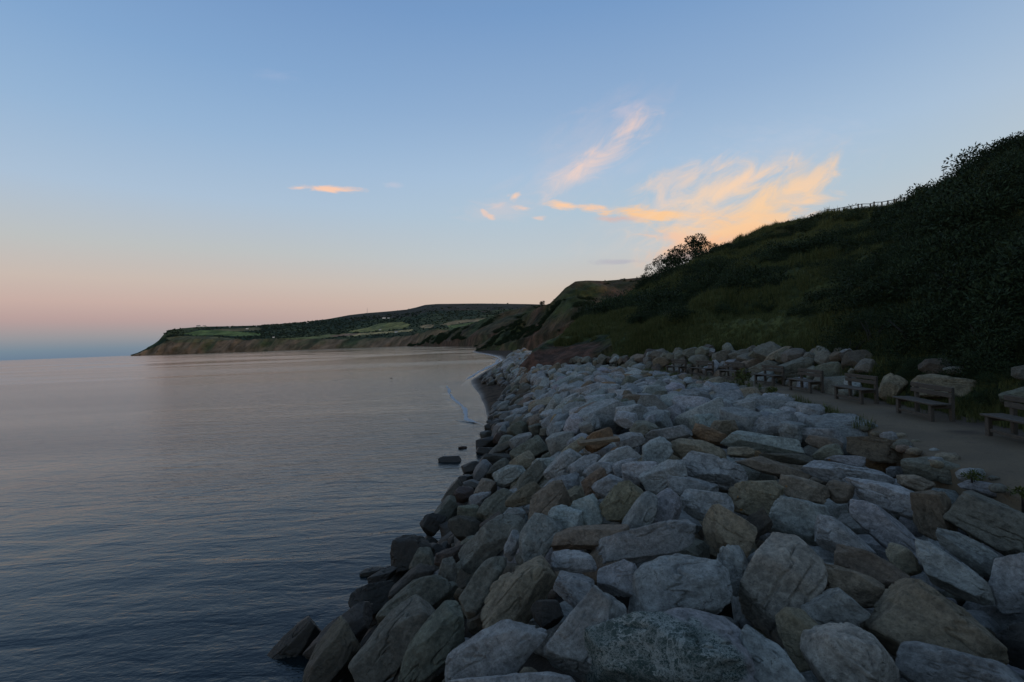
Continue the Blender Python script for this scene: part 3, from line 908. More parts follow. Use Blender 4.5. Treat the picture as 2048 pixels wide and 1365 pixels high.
HERO = [  # centre x, y, long, short (px), tilt (deg), colour, optional own label
    (584, 1296, 160, 62, 33, 'k', 'flat-topped tan slab dipping into the sea at the foot of the rocks'), (690, 1270, 190, 72, 32, 'k'), (662, 1319, 175, 90, 42, 'b'), (782, 1288, 240, 92, 42, 'o', 'long olive-grey ridge-backed boulder lying down the slope to the sea'),
    (835, 1203, 195, 78, 30, 'o'), (823, 1166, 130, 45, 35, 'k', 'narrow rusty-brown slab wedged between olive boulders above the water'), (743, 1197, 92, 62, 15, 'd'), (767, 1156, 66, 36, 20, 'd'), (747, 1142, 56, 28, 0, 'd', 'craggy black rock standing alone in the water beside the boulders'),
    (825, 1108, 88, 80, 0, 'k', 'squat dark brown boulder standing with its foot in the sea'), (850, 1125, 62, 52, 60, 'o'), (863, 1048, 52, 44, 60, 'd'), (894, 1024, 62, 46, 40, 'o'), (905, 987, 64, 24, 55, 't', 'thin tan plank-like stone leaning at the water edge beside a red rock'),
    (927, 990, 42, 36, 0, 'r', 'red-brown boulder at the water edge beside a leaning tan stone'), (928, 960, 36, 21, 10, 'd'), (942, 936, 40, 23, 20, 'd'), (965, 943, 47, 34, 50, 'g'), (943, 968, 36, 18, 5, 'g'), (967, 983, 62, 43, 45, 't'),
    (960, 997, 52, 27, 25, 'g'), (940, 1027, 50, 36, 0, 'o'), (932, 1058, 76, 52, -10, 'k'), (995, 1015, 88, 58, 45, 'o'), (1050, 995, 84, 42, 30, 'b'), (1095, 1005, 108, 62, 35, 'b', 'brown banded slab with long parallel grain on the seaward slope'), (1032, 1029, 40, 28, 0, 'g'),
    (990, 1050, 62, 42, 40, 'k'), (985, 1079, 155, 62, 38, 'o', 'very long olive boulder leaning down the middle of the seaward slope'), (1024, 1092, 64, 30, 70, 'g'), (1073, 1077, 108, 72, 50, 'g'), (941, 1085, 44, 26, 10, 'o'), (904, 1112, 74, 36, 20, 'k'),
    (1132, 1038, 74, 58, 0, 'p', 'small whitish craggy boulder perched on darker rocks'), (1020, 950, 70, 42, 20, 'g'), (1063, 957, 78, 40, 45, 'o'), (1044, 927, 58, 37, 25, 't'), (993, 941, 62, 26, 35, 'o'), (992, 919, 66, 24, 0, 'k'),
    (1057, 902, 78, 44, 25, 'o'), (1090, 933, 56, 36, 0, 'g'), (1128, 935, 84, 52, 40, 'g'), (1122, 970, 80, 36, 15, 'g'), (1120, 882, 58, 40, 25, 'g'), (972, 888, 42, 25, 10, 'd'), (1013, 882, 36, 26, 0, 'o'), (1041, 880, 54, 24, 30, 'g'),
    (972, 904, 42, 18, 0, 'd'), (998, 899, 54, 18, 25, 'b'), (997, 877, 24, 24, 0, 'r'),
    (1396, 903, 120, 46, -5, 't', 'broad flat tan boulder with a pale rim on the crest'), (1427, 942, 152, 62, -15, 'g', 'long grey block with a squared end lying over a dark gap'), (1331, 956, 96, 68, 20, 'p', 'smooth pale grey facetted boulder with a thin ridge line'), (1279, 946, 76, 46, 10, 'p'),
    (1245, 1007, 92, 76, 60, 't', 'upright rounded tan-brown boulder with vertical grain'), (1216, 972, 64, 38, 30, 'g'), (1192, 967, 64, 44, 40, 'b'), (1384, 979, 104, 46, -5, 'g'), (1281, 1035, 108, 56, 60, 'g', 'tall grey wedge with a sharp tan edge leaning on its neighbour'), (1328, 1022, 88, 74, 60, 'g'),
    (1417, 1016, 108, 70, -5, 'g'), (1510, 997, 114, 84, 0, 't', 'big round brown boulder with orange lichen spots and a small hole'), (1455, 1068, 122, 88, -30, 't', 'angular tan-grey boulder with a broad split face'), (1180, 1075, 160, 52, 10, 'b', 'long brown flaky slab lying level between grey boulders'),
    (1290, 1087, 215, 74, 22, 'g', 'very long grey boulder rising to a hump at one end'), (1172, 1020, 70, 68, 0, 'g'), (1172, 932, 68, 42, 20, 'g'), (1195, 943, 62, 36, 30, 'g'), (1240, 922, 84, 52, 30, 'p'), (1250, 936, 54, 36, 30, 'g'), (1310, 905, 66, 54, 45, 'p'), (1260, 883, 62, 38, 20, 'g'),
    (1335, 873, 98, 40, 10, 'g'), (1420, 872, 80, 38, -10, 'n', 'orange-brown lichened boulder at the back of the crest'), (1522, 886, 168, 38, -3, 'g', 'long low pale block undercut by a dark hollow'), (1482, 905, 56, 24, 0, 't'), (1198, 880, 64, 38, 30, 'n'), (1155, 882, 48, 24, 40, 'g'), (1147, 898, 66, 24, 35, 't'),
    (1545, 935, 160, 34, -8, 'b', 'wide flat brown slab almost flush with the crest'), (1690, 949, 188, 44, -2, 'g', 'long blue-grey slab overhanging a shadowed gap'), (1690, 924, 82, 30, 0, 'g', 'grey stone with one bright orange lichen patch'), (1608, 981, 112, 48, -8, 't', 'tan boulder with an orange lichen patch beside a round brown boulder'),
    (1605, 1042, 146, 84, -5, 'g', 'large blocky grey boulder with a level top on the crest'), (1680, 1082, 145, 66, -28, 'g', 'pointed grey boulder sloping away to one side'), (1775, 1062, 225, 62, -33, 'g', 'long tilted slab with two orange lichen spots'), (1780, 998, 210, 60, -8, 'p', 'long pale boulder overhanging the tilted slab'),
    (1868, 1032, 110, 84, -70, 'b', 'rough pitted brown boulder standing upright beside the path side rocks'), (1992, 1052, 215, 100, -18, 'o'), (1935, 1105, 160, 56, -22, 'g'), (1680, 985, 56, 48, 0, 'b'), (1512, 1052, 66, 50, 40, 'k'), (1760, 900, 145, 50, -3, 'b', 'flat layered brown slab at the edge of the path'),
    (1647, 888, 80, 32, -10, 'b'), (1655, 909, 60, 38, 20, 'o'), (1640, 872, 94, 34, 0, 'g'), (1575, 917, 116, 22, 0, 'k'), (1870, 940, 145, 50, -5, 'o'), (1830, 968, 82, 34, -10, 't'), (1975, 980, 120, 30, -2, 'g'),
    (1035, 1187, 190, 108, 48, 't', 'huge brown split boulder with a grooved back'), (965, 1167, 145, 50, 55, 'o', 'tall sharp-backed olive wedge beside the huge split boulder'), (898, 1142, 58, 40, 70, 'o'), (1148, 1124, 94, 50, 0, 'p'), (1152, 1184, 96, 76, -15, 'g', 'blocky grey boulder shaped like a cut loaf'), (1240, 1158, 94, 76, 10, 'g', 'rounded blue-grey block in front of a very long grey boulder'),
    (1180, 1278, 195, 126, 50, 'g', 'big smooth grey boulder with a dark notch in its back'), (990, 1312, 232, 116, 25, 'g', 'big pale-backed boulder stained black with algae'), (870, 1292, 205, 90, 45, 'o'), (1095, 1230, 70, 64, 0, 'd'), (1025, 1380, 250, 72, 0, 'p', 'pale boulder lying in front of the algae-stained boulder'),
    (1314, 1314, 385, 215, 6, 's', 'dark green boulder covered in a web of white veins'), (1350, 1178, 222, 146, 15, 'g', 'massive lumpy blue-grey boulder behind the white-veined green one'), (1462, 1140, 112, 72, -70, 'g', 'kite-shaped grey stone wedged upright between larger boulders'),
    (1562, 1172, 208, 154, 65, 'w', 'tall speckled cream boulder with rusty lower edge'), (1605, 1277, 136, 80, -65, 't', 'smooth egg-like tan boulder under the speckled cream one'), (1537, 1332, 156, 112, -15, 'g', 'round blue-grey boulder beside the white-veined green one'),
    (1700, 1330, 216, 148, -45, 'w', 'cone-shaped cream boulder with black specks'), (1693, 1172, 150, 70, -8, 't'), (1740, 1140, 156, 66, -15, 'b'), (1665, 1227, 120, 98, -30, 'g', 'blue-grey boulder crusted with yellow lichen behind the cone-shaped one'), (1865, 1264, 296, 172, -15, 't', 'massive brown two-faced boulder with a sharp pale edge'),
    (1900, 1150, 196, 70, -28, 'g', 'long blue-grey boulder with a rusty gouge across its end'), (2030, 1167, 136, 100, -80, 'p', 'pale blue-grey boulder spotted with orange lichen'), (1930, 1352, 268, 100, 6, 'g', 'long low grey boulder in front of the massive two-faced one'), (1805, 1120, 80, 48, -60, 't'), (2046, 1290, 100, 100, 0, 'd'),  # last one: its dark wet colour stands in for a shaded gap
    (902, 918, 47, 22, 0, 'd', 'dark flat-topped rock standing alone out in the water'), (925, 895, 17, 8, 0, 'r', 'small reddish rock just breaking the water surface'),
    # stacked against the bank behind the benches; hill shade put into darker rock colours
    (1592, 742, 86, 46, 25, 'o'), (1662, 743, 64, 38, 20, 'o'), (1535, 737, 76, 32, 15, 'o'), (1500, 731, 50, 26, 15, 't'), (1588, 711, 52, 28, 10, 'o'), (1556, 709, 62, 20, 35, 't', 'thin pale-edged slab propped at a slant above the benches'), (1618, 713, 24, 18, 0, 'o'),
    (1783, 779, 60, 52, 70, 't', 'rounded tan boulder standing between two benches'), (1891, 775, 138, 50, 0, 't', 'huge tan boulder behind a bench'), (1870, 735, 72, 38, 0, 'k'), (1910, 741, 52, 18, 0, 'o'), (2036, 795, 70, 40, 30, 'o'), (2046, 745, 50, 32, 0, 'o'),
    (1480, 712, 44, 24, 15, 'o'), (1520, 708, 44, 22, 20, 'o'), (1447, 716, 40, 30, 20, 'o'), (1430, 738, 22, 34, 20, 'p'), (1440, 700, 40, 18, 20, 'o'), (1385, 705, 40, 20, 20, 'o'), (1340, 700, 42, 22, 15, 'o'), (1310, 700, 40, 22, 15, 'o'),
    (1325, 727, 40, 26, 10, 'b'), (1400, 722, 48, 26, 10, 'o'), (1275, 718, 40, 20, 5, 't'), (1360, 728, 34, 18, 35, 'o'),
]
rock_n = 0
hero_px = []
later = []


def zone(p):
    if p[2] < .75: return 'waterline'
    if p[0] > float(hill_x(p[1])) - .3 and p[1] < 44: return 'bank'
    if p[0] > float(path_l(p[1])) - 1.3 and p[1] < 38: return 'path'
    if p[0] < float(crest_x(p[1])) - .3: return 'slope'
    return 'crest'


ZT = {'waterline': ('among the wet rocks at the water edge', 'wet boulders along the water edge'), 'bank': ('stacked against the bank behind the benches', 'boulders stacked behind the benches'),
      'path': ('bedded along the seaward edge of the path', 'boulders edging the path'), 'slope': ('on the seaward slope of the rock armour', 'boulders on the seaward slope'), 'crest': ('on the flat crest of the rock armour', 'boulders on the crest of the rock armour')}


def auto_label(code, semi, p):
    z = zone(p)
    a, b_ = sorted(semi)[::-1][:2]
    size = 'large' if a > .62 else ('small' if a < .36 else 'medium')
    shp = 'long slab' if a / b_ > 1.75 else ('elongated boulder' if a / b_ > 1.3 else 'blocky boulder')
    return f'{size} {NAMES[code]} {shp} {ZT[z][0]}', ZT[z][1]


LAB_POS = []
LAB_GROUP = {}


def short(lab):
    for cut in (' with ', ' lying', ' on the', ' in front', ' standing', ' behind', ' beside', ' wedged', ' leaning', ' dipping', ' at the', ' under', ' between', ' rising', ' sloping', ' overhanging', ' undercut', ' almost', ' perched', ' stained', ' spotted', ' crusted', ' covered', ' shaped', ' just', ' propped'):
        k = lab.find(cut)
        if k > 0: lab = lab[:k]
    return lab


def near_label(code, semi, p):
    base, g = auto_label(code, semi, p)
    if LAB_POS:
        dd = [(np.linalg.norm(np.array(q) - p), q, l) for q, l in LAB_POS]
        dm, q, l = min(dd, key=lambda e: e[0])
        if dm < 2.6:
            dx_ = p[0] - q[0]
            rel = 'seaward of' if dx_ < -.35 else ('landward of' if dx_ > .35 else 'next to')
            cand_ = base.split(ZT[zone(p)][0])[0].strip() + ' ' + rel + ' the ' + short(l)
            if len(cand_.split()) <= 16: return cand_, LAB_GROUP.setdefault(cand_, g)
    return base, g


def add_rock(center, axes, semi, code, seed, sub, label=None, group=None, sharp=None):
    rng = np.random.default_rng(seed)
    v, f = rock_shape(sub, seed, semi, sharp)
    me = mesh_np('boulder', v, f, M_SERP if code == 's' else M_ROCK, sub > 3)
    c = np.empty((len(v), 4)); c[:, :3] = tint_of(code, rng); c[:, 3] = .9 if (label and 'lichen' in label) else rng.uniform(0, .8)
    vcol(me, 'tint', c)
    o = link(bpy.data.objects.new('boulder', me))
    M = Matrix.Identity(4)
    for k in range(3):
        for r_ in range(3): M[r_][k] = float(axes[k][r_])
        M[k][3] = float(center[k])
    o.matrix_world = M
    return o


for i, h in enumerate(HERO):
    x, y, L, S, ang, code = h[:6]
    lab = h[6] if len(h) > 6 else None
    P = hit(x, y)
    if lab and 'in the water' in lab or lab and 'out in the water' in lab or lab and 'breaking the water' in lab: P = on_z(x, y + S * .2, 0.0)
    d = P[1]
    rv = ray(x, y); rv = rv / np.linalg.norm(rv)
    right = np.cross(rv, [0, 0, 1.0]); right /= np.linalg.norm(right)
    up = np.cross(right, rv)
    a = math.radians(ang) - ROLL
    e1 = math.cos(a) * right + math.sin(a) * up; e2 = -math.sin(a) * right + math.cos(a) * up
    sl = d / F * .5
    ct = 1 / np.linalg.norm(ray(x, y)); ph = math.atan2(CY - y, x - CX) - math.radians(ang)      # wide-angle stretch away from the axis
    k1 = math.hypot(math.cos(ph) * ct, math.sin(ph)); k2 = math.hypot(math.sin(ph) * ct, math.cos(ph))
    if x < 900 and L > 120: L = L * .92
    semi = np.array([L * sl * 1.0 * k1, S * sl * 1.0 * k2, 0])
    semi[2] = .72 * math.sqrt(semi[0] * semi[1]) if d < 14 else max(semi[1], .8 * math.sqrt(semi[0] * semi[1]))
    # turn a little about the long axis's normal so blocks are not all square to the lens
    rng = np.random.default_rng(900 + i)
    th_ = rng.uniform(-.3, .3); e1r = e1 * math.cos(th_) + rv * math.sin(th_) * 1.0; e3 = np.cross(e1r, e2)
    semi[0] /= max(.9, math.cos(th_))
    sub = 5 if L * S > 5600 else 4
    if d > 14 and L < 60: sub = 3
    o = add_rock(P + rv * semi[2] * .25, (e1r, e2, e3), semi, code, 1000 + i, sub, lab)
    if code == 's':
        v = np.empty(len(o.data.vertices) * 3); o.data.vertices.foreach_get('co', v); v = v.reshape(-1, 3)
        fmask = np.clip((.98 - np.hypot((v[:, 0] + .08 * semi[0]) / semi[0], (v[:, 1] + .10 * semi[1]) / semi[1]) + .22 * fbm(v * 4, 5, 4)) * 12, 0, 1)
        vcol(o.data, 'face', np.repeat(fmask[:, None], 3, 1))
    if lab: tag(o, lab, 'boulder', ZT[zone(P)][1]); LAB_POS.append((P, lab))
    else: later.append((o, code, semi, P))
    hero_px.append((x, y, L, S, a + ROLL, d))
    rock_n += 1
HP = np.array(hero_px)
for o, code, semi, P in later:
    l_, g_ = near_label(code, semi, P); tag(o, l_, 'boulder', g_)

# loose filling: dart throwing over the armour and the bank
cand = []
rngf = np.random.default_rng(42)
pts = []
cell = {}


def ok(x, d, r, fac=.93):
    ci, cj = int(x // 1.0), int(d // 1.0)
    for a in range(ci - 1, ci + 2):
        for b_ in range(cj - 1, cj + 2):
            for (xx, dd, r2) in cell.get((a, b_), ()):
                if (xx - x) ** 2 + (dd - d) ** 2 < ((r + r2) * fac) ** 2: return False
    return True


for tries in range(42000):
    d = rngf.uniform(-2.0, 90); x = rngf.uniform(-6, 15)
    lim = float(path_l(d)) - .12 if d < 39 else float(np.interp(d, [39, 41, 43, 44, 95], [5.6, 4.4, 2.9, 2.7, 2.0]))
    in_bank = (17.2 < d < 42) and (float(hill_x(d)) - np.interp(d, [35, 37], [.05, .5]) < x < float(hill_x(d)) + np.interp(d, [17.2, 19, 36, 38, 42], [.7, 1.8, 1.8, 2.6, 2.0]))
    if not in_bank and not (float(water_x(d)) + .30 < x < lim): continue
    r = float(np.clip(rngf.lognormal(math.log(.40), .28), .24, .72))
    if in_bank: r *= .95
    if tries > 26000: r *= .62
    if ok(x, d, r, .60 if in_bank else .97):
        cell.setdefault((int(x // 1.0), int(d // 1.0)), []).append((x, d, r))
        pts.append((x, d, r, in_bank))
fill = []
for k, (x, d, r, in_bank) in enumerate(pts):
    z = float(surf(x, d))
    px, py = project(np.array([x, max(d, .5), z]))
    dep = 0.0
    if d > 1 and -100 < px < 2150 and py < 1500:
        ca, sa = np.cos(HP[:, 4]), np.sin(HP[:, 4])
        ex, ey = px - HP[:, 0], -(py - HP[:, 1])
        inside = (((ex * ca + ey * sa) / (HP[:, 2] * .5)) ** 2 + ((-ex * sa + ey * ca) / (HP[:, 3] * .5)) ** 2)
        if inside.min() < 1.5 and not in_bank:
            dep = .52
            r = min(r, .34)
        elif inside.min() < .8: continue
        if py > 1120: dep = max(dep, .58)
    fill.append((x, d, z - dep, r, in_bank, px, py, dep))


def fill_frame(x, d, rng, in_bank):
    e = .15
    if in_bank:
        nrm = np.array([-.75, 0.05, .65])
    else:
        nrm = np.array([-(float(armour_z(x + e, d)) - float(armour_z(x - e, d))) / (2 * e), 0, 1.0])
    nrm = nrm + rng.normal(size=3) * .22
    nrm /= np.linalg.norm(nrm)
    yaw = rng.normal() * .55 if (not in_bank and x < float(crest_x(d)) + .3) else rng.uniform(-1.2, 1.2)
    if in_bank: yaw = math.pi / 2 + rng.normal() * .6
    t1 = np.array([math.cos(yaw), math.sin(yaw), 0.0]); t1 = t1 - nrm * (t1 @ nrm); t1 /= np.linalg.norm(t1)
    t2 = np.cross(nrm, t1)
    return t1, t2, nrm


def pick_code(x, d, z, rng):
    if z < .55: return rng.choice(['d', 'd', 'k', 'o'])
    tt_ = (z - .55) / 2.4
    if tt_ < .55: return rng.choice(['o', 'o', 'g', 'b', 'g', 't', 'k'])
    return rng.choice(['g', 'g', 'p', 'p', 'g', 't', 'o', 'n', 'b', 'g'], p=[.17, .16, .15, .12, .1, .09, .08, .03, .06, .04])


vis = [(f[3] / max(f[1], 1) if (f[1] > 2 and f[7] < .2 and -40 < f[5] < 2090 and f[6] < 1400) else 0, i) for i, f in enumerate(fill)]
vis.sort(reverse=True)
n_ind = max(0, 298 - rock_n)
indiv = set(i for s_, i in vis[:n_ind] if s_ > 0)
SV, SF, SC_ = [], [], []
nv = 0
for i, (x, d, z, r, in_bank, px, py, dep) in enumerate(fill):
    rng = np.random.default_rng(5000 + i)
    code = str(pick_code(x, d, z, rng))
    if in_bank: code = str(rng.choice(['o', 'o', 'b', 'g', 'k', 'o']))  # bank stones take darker rock colours, standing in for the hill's shade
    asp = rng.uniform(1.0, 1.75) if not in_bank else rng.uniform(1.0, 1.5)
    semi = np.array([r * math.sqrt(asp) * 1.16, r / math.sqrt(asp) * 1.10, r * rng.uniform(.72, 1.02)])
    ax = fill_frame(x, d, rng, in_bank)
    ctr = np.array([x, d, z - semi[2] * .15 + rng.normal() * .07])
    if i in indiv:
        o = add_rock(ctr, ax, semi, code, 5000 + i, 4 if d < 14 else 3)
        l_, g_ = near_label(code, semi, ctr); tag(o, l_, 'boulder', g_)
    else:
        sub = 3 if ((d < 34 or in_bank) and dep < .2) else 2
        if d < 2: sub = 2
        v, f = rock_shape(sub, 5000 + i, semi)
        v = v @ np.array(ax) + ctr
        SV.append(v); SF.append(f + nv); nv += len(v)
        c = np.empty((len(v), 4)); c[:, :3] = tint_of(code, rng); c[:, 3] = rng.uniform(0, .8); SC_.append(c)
me = mesh_np('boulders', np.concatenate(SV), np.concatenate(SF), M_ROCK, False)
vcol(me, 'tint', np.concatenate(SC_))
stuff('rock_armour', me, 'far mass of grey and brown boulders in the rock armour', 'rocks')
print('ROCKS', rock_n, len(indiv), len(fill))

# small stones and rubble thrown between the boulders (too small to pick apart)
SV, SF, SC_ = [], [], []; nv = 0
for i in range(1500):
    rng = np.random.default_rng(20000 + i)
    d = rng.uniform(2, 45) if i % 3 else rng.uniform(2, 12); x = rng.uniform(float(water_x(d)), float(path_l(min(d, 39))) + .35)
    z = float(armour_z(x, d)) - .55
    if x > float(path_l(min(d, 39))) - .3: z = PATH_Z - .02
    r = rng.uniform(.05, .15)
    v, f = rock_shape(1, 20000 + i, np.array([r * 1.3, r, r * .8]))
    v = v + np.array([x, d, z]); SV.append(v); SF.append(f + nv); nv += len(v)
    c = np.empty((len(v), 4)); c[:, :3] = tint_of(str(rng.choice(['g', 'b', 'o', 't'])), rng); c[:, 3] = .3; SC_.append(c)
me = mesh_np('rubble', np.concatenate(SV), np.concatenate(SF), M_ROCK); vcol(me, 'tint', np.concatenate(SC_))
stuff('rubble', me, 'small broken stones lying between the boulders', 'rubble')

# ------------------------------------------------------------------ benches
BL = ['timber bench at the end of the row where the path runs into rocks', 'timber bench second along the row from where the path ends in rocks', 'timber bench half hidden by a leafy weed on its near side', 'timber bench just beyond the leafy weed growing into the path',
      'timber bench in front of a broad slanting grey boulder', 'timber bench next to the rounded tan boulder, dark scrub behind it', 'timber bench in front of the huge tan boulder', 'timber bench beside the dark bare patch on the path']


def bench_proto():
    r = empty('park_bench', (0, 0, 0))
    for k in range(3): MB().box(-.09, 1.50, -.03 + k * .145, .10 + k * .145, .425, .465, .008, .002).build('seat_plank', M_TIMBER, r)
    for z in (.60, .745): MB().box(-.07, 1.48, .415, .45, z, z + .115, .008, .002).build('back_slat', M_TIMBER, r)
    for x in (0, 1.30): MB().box(x, x + .10, 0, .085, -.05, .424, .01, .002).build('leg', M_TIMBER, r)
    for x in (0, 1.30): MB().box(x, x + .10, .455, .54, -.05, .85, .01, .002).build('back_post', M_TIMBER, r)
    for x in (.02, 1.32): MB().box(x, x + .06, .086, .454, .33, .423, .006).build('side_rail', M_TIMBER, r)
    MB().box(.101, 1.299, .02, .065, .10, .17, .006).build('stretcher', M_TIMBER, r)
    return r


proto = bench_proto()
for i, p in enumerate(BENCH):
    nx = BENCH[min(i + 1, 7)] - BENCH[max(i - 1, 0)]
    if i == 0: nx = BENCH[1] - BENCH[0]
    ang = math.atan2(nx[1], nx[0])
    if i == 0: o = proto
    else:
        o = proto.copy(); COL.objects.link(o)
        for ch in list(proto.children):
            c = ch.copy(); COL.objects.link(c); c.parent = o
    o.location = (p[0], p[1], PATH_Z); o.rotation_euler = (random.uniform(-.012, .012), random.uniform(-.012, .012), ang + random.uniform(-.05, .05))
    tag(o, BL[i], 'bench', 'benches along the path')

# ------------------------------------------------------------------ stakes, driftwood, bird
for px, yb, hpx, lab in [(1185, 736, 23, 'thin grey timber stake standing in the rocks next to the clay bank'), (1233, 738, 22, 'thin timber stake in the rocks, the stake farther from the clay bank'), (1269, 808, 14, 'short thin stick standing up between pale boulders on the crest')]:
    p = hit(px, yb)
    hh = hpx * p[1] / F
    m = MB().tube([(0, 0, -.4), (0.01, 0, hh * .5), (0.0, 0.01, hh)], [.035, .033, .03], 6)
    o = m.build('timber_stake', M_TIMBER); o.location = p; tag(o, lab, 'stake')
p = hit(1197, 899)
m = MB().box(-.50, .50, -.09, .09, -.04, .04, .012, .006)
o = m.build('driftwood_plank', M_RUST); o.location = p + np.array([0, -.1, .22]); o.rotation_euler = (math.radians(8), math.radians(-3), math.radians(8))
tag(o, 'weathered driftwood plank caught level among the boulders', 'plank')

bp = on_z(783, 761, 0.0)
bird = empty('seabird', (bp[0], bp[1], .30))
tag(bird, 'dark seabird gliding low over the calm sea', 'bird')
mb = MB(); mb.tube([(-.30, 0, .0), (-.24, 0, .01), (-.12, 0, .0), (.05, 0, .0), (.20, 0, .02), (.28, 0, .04), (.34, 0, .04), (.40, 0, .035)], [.012, .035, .065, .075, .05, .035, .032, .008], 10)
mb.build('body', M_FEATHER, bird, True)
for s in (-1, 1):
    m = MB()
    pr = [(.0, .10, .0), (.25, .06, .09), (.55, -.10, .04)]
    v, f = [], []
    for k, (yv, xo, zv) in enumerate(pr):
        c = (.10, .085, .025)[k]
        v += [(xo + c, s * yv, zv), (xo, s * yv, zv + .018), (xo - c, s * yv, zv), (xo, s * yv, zv - .006)]
    for k in range(2):
        for j in range(4): f.append([k * 4 + j, k * 4 + (j + 1) % 4, k * 4 + 4 + (j + 1) % 4, k * 4 + 4 + j])
    f += [[0, 1, 2, 3], [8, 9, 10, 11]]
    m.v, m.f = v, f
    m.build('wing', M_FEATHER, bird, True)
bird.rotation_euler = (0.1, 0, math.radians(150))
bird.scale = (.85, .85, .85)

# ------------------------------------------------------------------ foam and the small breaking wave on the beach
def foam_line(pxs, width, z, seed, thick=.02):
    P = np.array([on_z(x, y, 0.0)[:2] for x, y in pxs])
    s = np.concatenate([[0], np.cumsum(np.linalg.norm(np.diff(P, axis=0), axis=1))]); n = max(30, int(s[-1] / .25)); n = min(n, 400)
    u = np.linspace(0, s[-1], n)
    C = np.stack([np.interp(u, s, P[:, 0]), np.interp(u, s, P[:, 1])], -1)
    for _ in range(8): C[1:-1] = (C[:-2] + 2 * C[1:-1] + C[2:]) / 4
    C = C + .35 * width * np.stack([fbm2(u, 0 * u, .5, seed), fbm2(u, 0 * u + 5, .5, seed)], -1)
    T = np.gradient(C, axis=0); T /= np.linalg.norm(T, axis=1)[:, None]; N = np.stack([-T[:, 1], T[:, 0]], -1)
    wv = width * np.clip(.55 + .8 * fbm2(u, 0 * u + 9, .7, seed + 3, 4), .22, 1.4) * np.clip(np.minimum(u, s[-1] - u) / (s[-1] * .08), .03, 1)
    prof = [(-.5, -.02), (-.3, .6), (0, 1.0), (.3, .6), (.5, -.02)]
    V = np.stack([np.concatenate([C + N * (wv * a)[:, None], (z + thick * h * np.ones(n))[:, None]], 1) for a, h in prof], 1)
    return V.reshape(-1, 3), grid_faces(n, 5)


FV, FF, nv = [], [], 0
for pxs, wd, seed in [([(893, 772), (903, 795), (922, 812), (931, 828), (932, 841), (950, 845), (968, 851)], .6, 1), ([(930, 762), (960, 743), (985, 732), (1003, 722), (1000, 716)], 1.1, 2), ([(1003, 720), (992, 713), (968, 708), (945, 705)], 1.4, 3),
                      ([(985, 717), (996, 720), (990, 728), (965, 740)], 1.0, 4), ([(945, 704), (958, 701.5), (972, 699.5)], 2.0, 6)]:
    v, f = foam_line(pxs, wd, .05, seed)
    FV.append(v); FF.append(f + nv); nv += len(v)
stuff('foam', mesh_np('foam', np.concatenate(FV), np.concatenate(FF), M_FOAM), 'thin white foam left by small waves along the beach', 'foam')
WV, WF, nv = [], [], 0
for pxs, wd, seed, tk in [([(890, 768), (899, 795), (917, 812), (926, 830), (928, 843), (948, 848)], 1.5, 11, .06), ([(925, 770), (945, 752), (975, 735), (995, 722)], 1.8, 12, .05), ([(800, 822), (808, 834), (822, 841)], .5, 13, .03)]:
    v, f = foam_line(pxs, wd, .0, seed, tk)
    WV.append(v); WF.append(f + nv); nv += len(v)
wv_ = struct('breaking_wave', mesh_np('breaking_wave', np.concatenate(WV), np.concatenate(WF), M_WATER))

# ------------------------------------------------------------------ vegetation prototypes
def leaf_cloud(name, n, radii, leaf, seed, mat, clumps=9, up=.2, aspect=2.2, flat=.0, dome=True):
    rng = np.random.default_rng(seed)
    cl_ = rng.normal(size=(clumps, 3)); cl_ /= np.linalg.norm(cl_, axis=1)[:, None]
    cl_[:, 2] = np.abs(cl_[:, 2]) if dome else cl_[:, 2]
    cl_ = cl_ * rng.uniform(.35, .85, (clumps, 1)) * np.array(radii)
    k = rng.integers(0, clumps, n)
    off = rng.normal(size=(n, 3)); off /= np.linalg.norm(off, axis=1)[:, None]
    P = cl_[k] + off * rng.uniform(.5, 1.0, (n, 1)) ** .6 * np.array(radii) * rng.uniform(.28, .46, clumps)[k][:, None]
    if dome: P[:, 2] = np.maximum(P[:, 2], -.1 * radii[2])
    dr = off + rng.normal(size=(n, 3)) * .7 + np.array([0, 0, up]); dr /= np.linalg.norm(dr, axis=1)[:, None]
    sd = np.cross(dr, rng.normal(size=(n, 3))); sd /= np.linalg.norm(sd, axis=1)[:, None] + 1e-9
    L = leaf * rng.uniform(.6, 1.4, (n, 1))
    V = np.stack([P, P + dr * L * .45 + sd * L / aspect * .5, P + dr * L, P + dr * L * .45 - sd * L / aspect * .5], 1).reshape(-1, 3)
    Fc = np.arange(n * 4).reshape(n, 4)
    me = mesh_np(name, V, Fc, mat, False)
    vcol(me, 'shade', np.repeat(np.repeat(rng.uniform(0, 1, n), 4)[:, None], 3, 1))
    return me


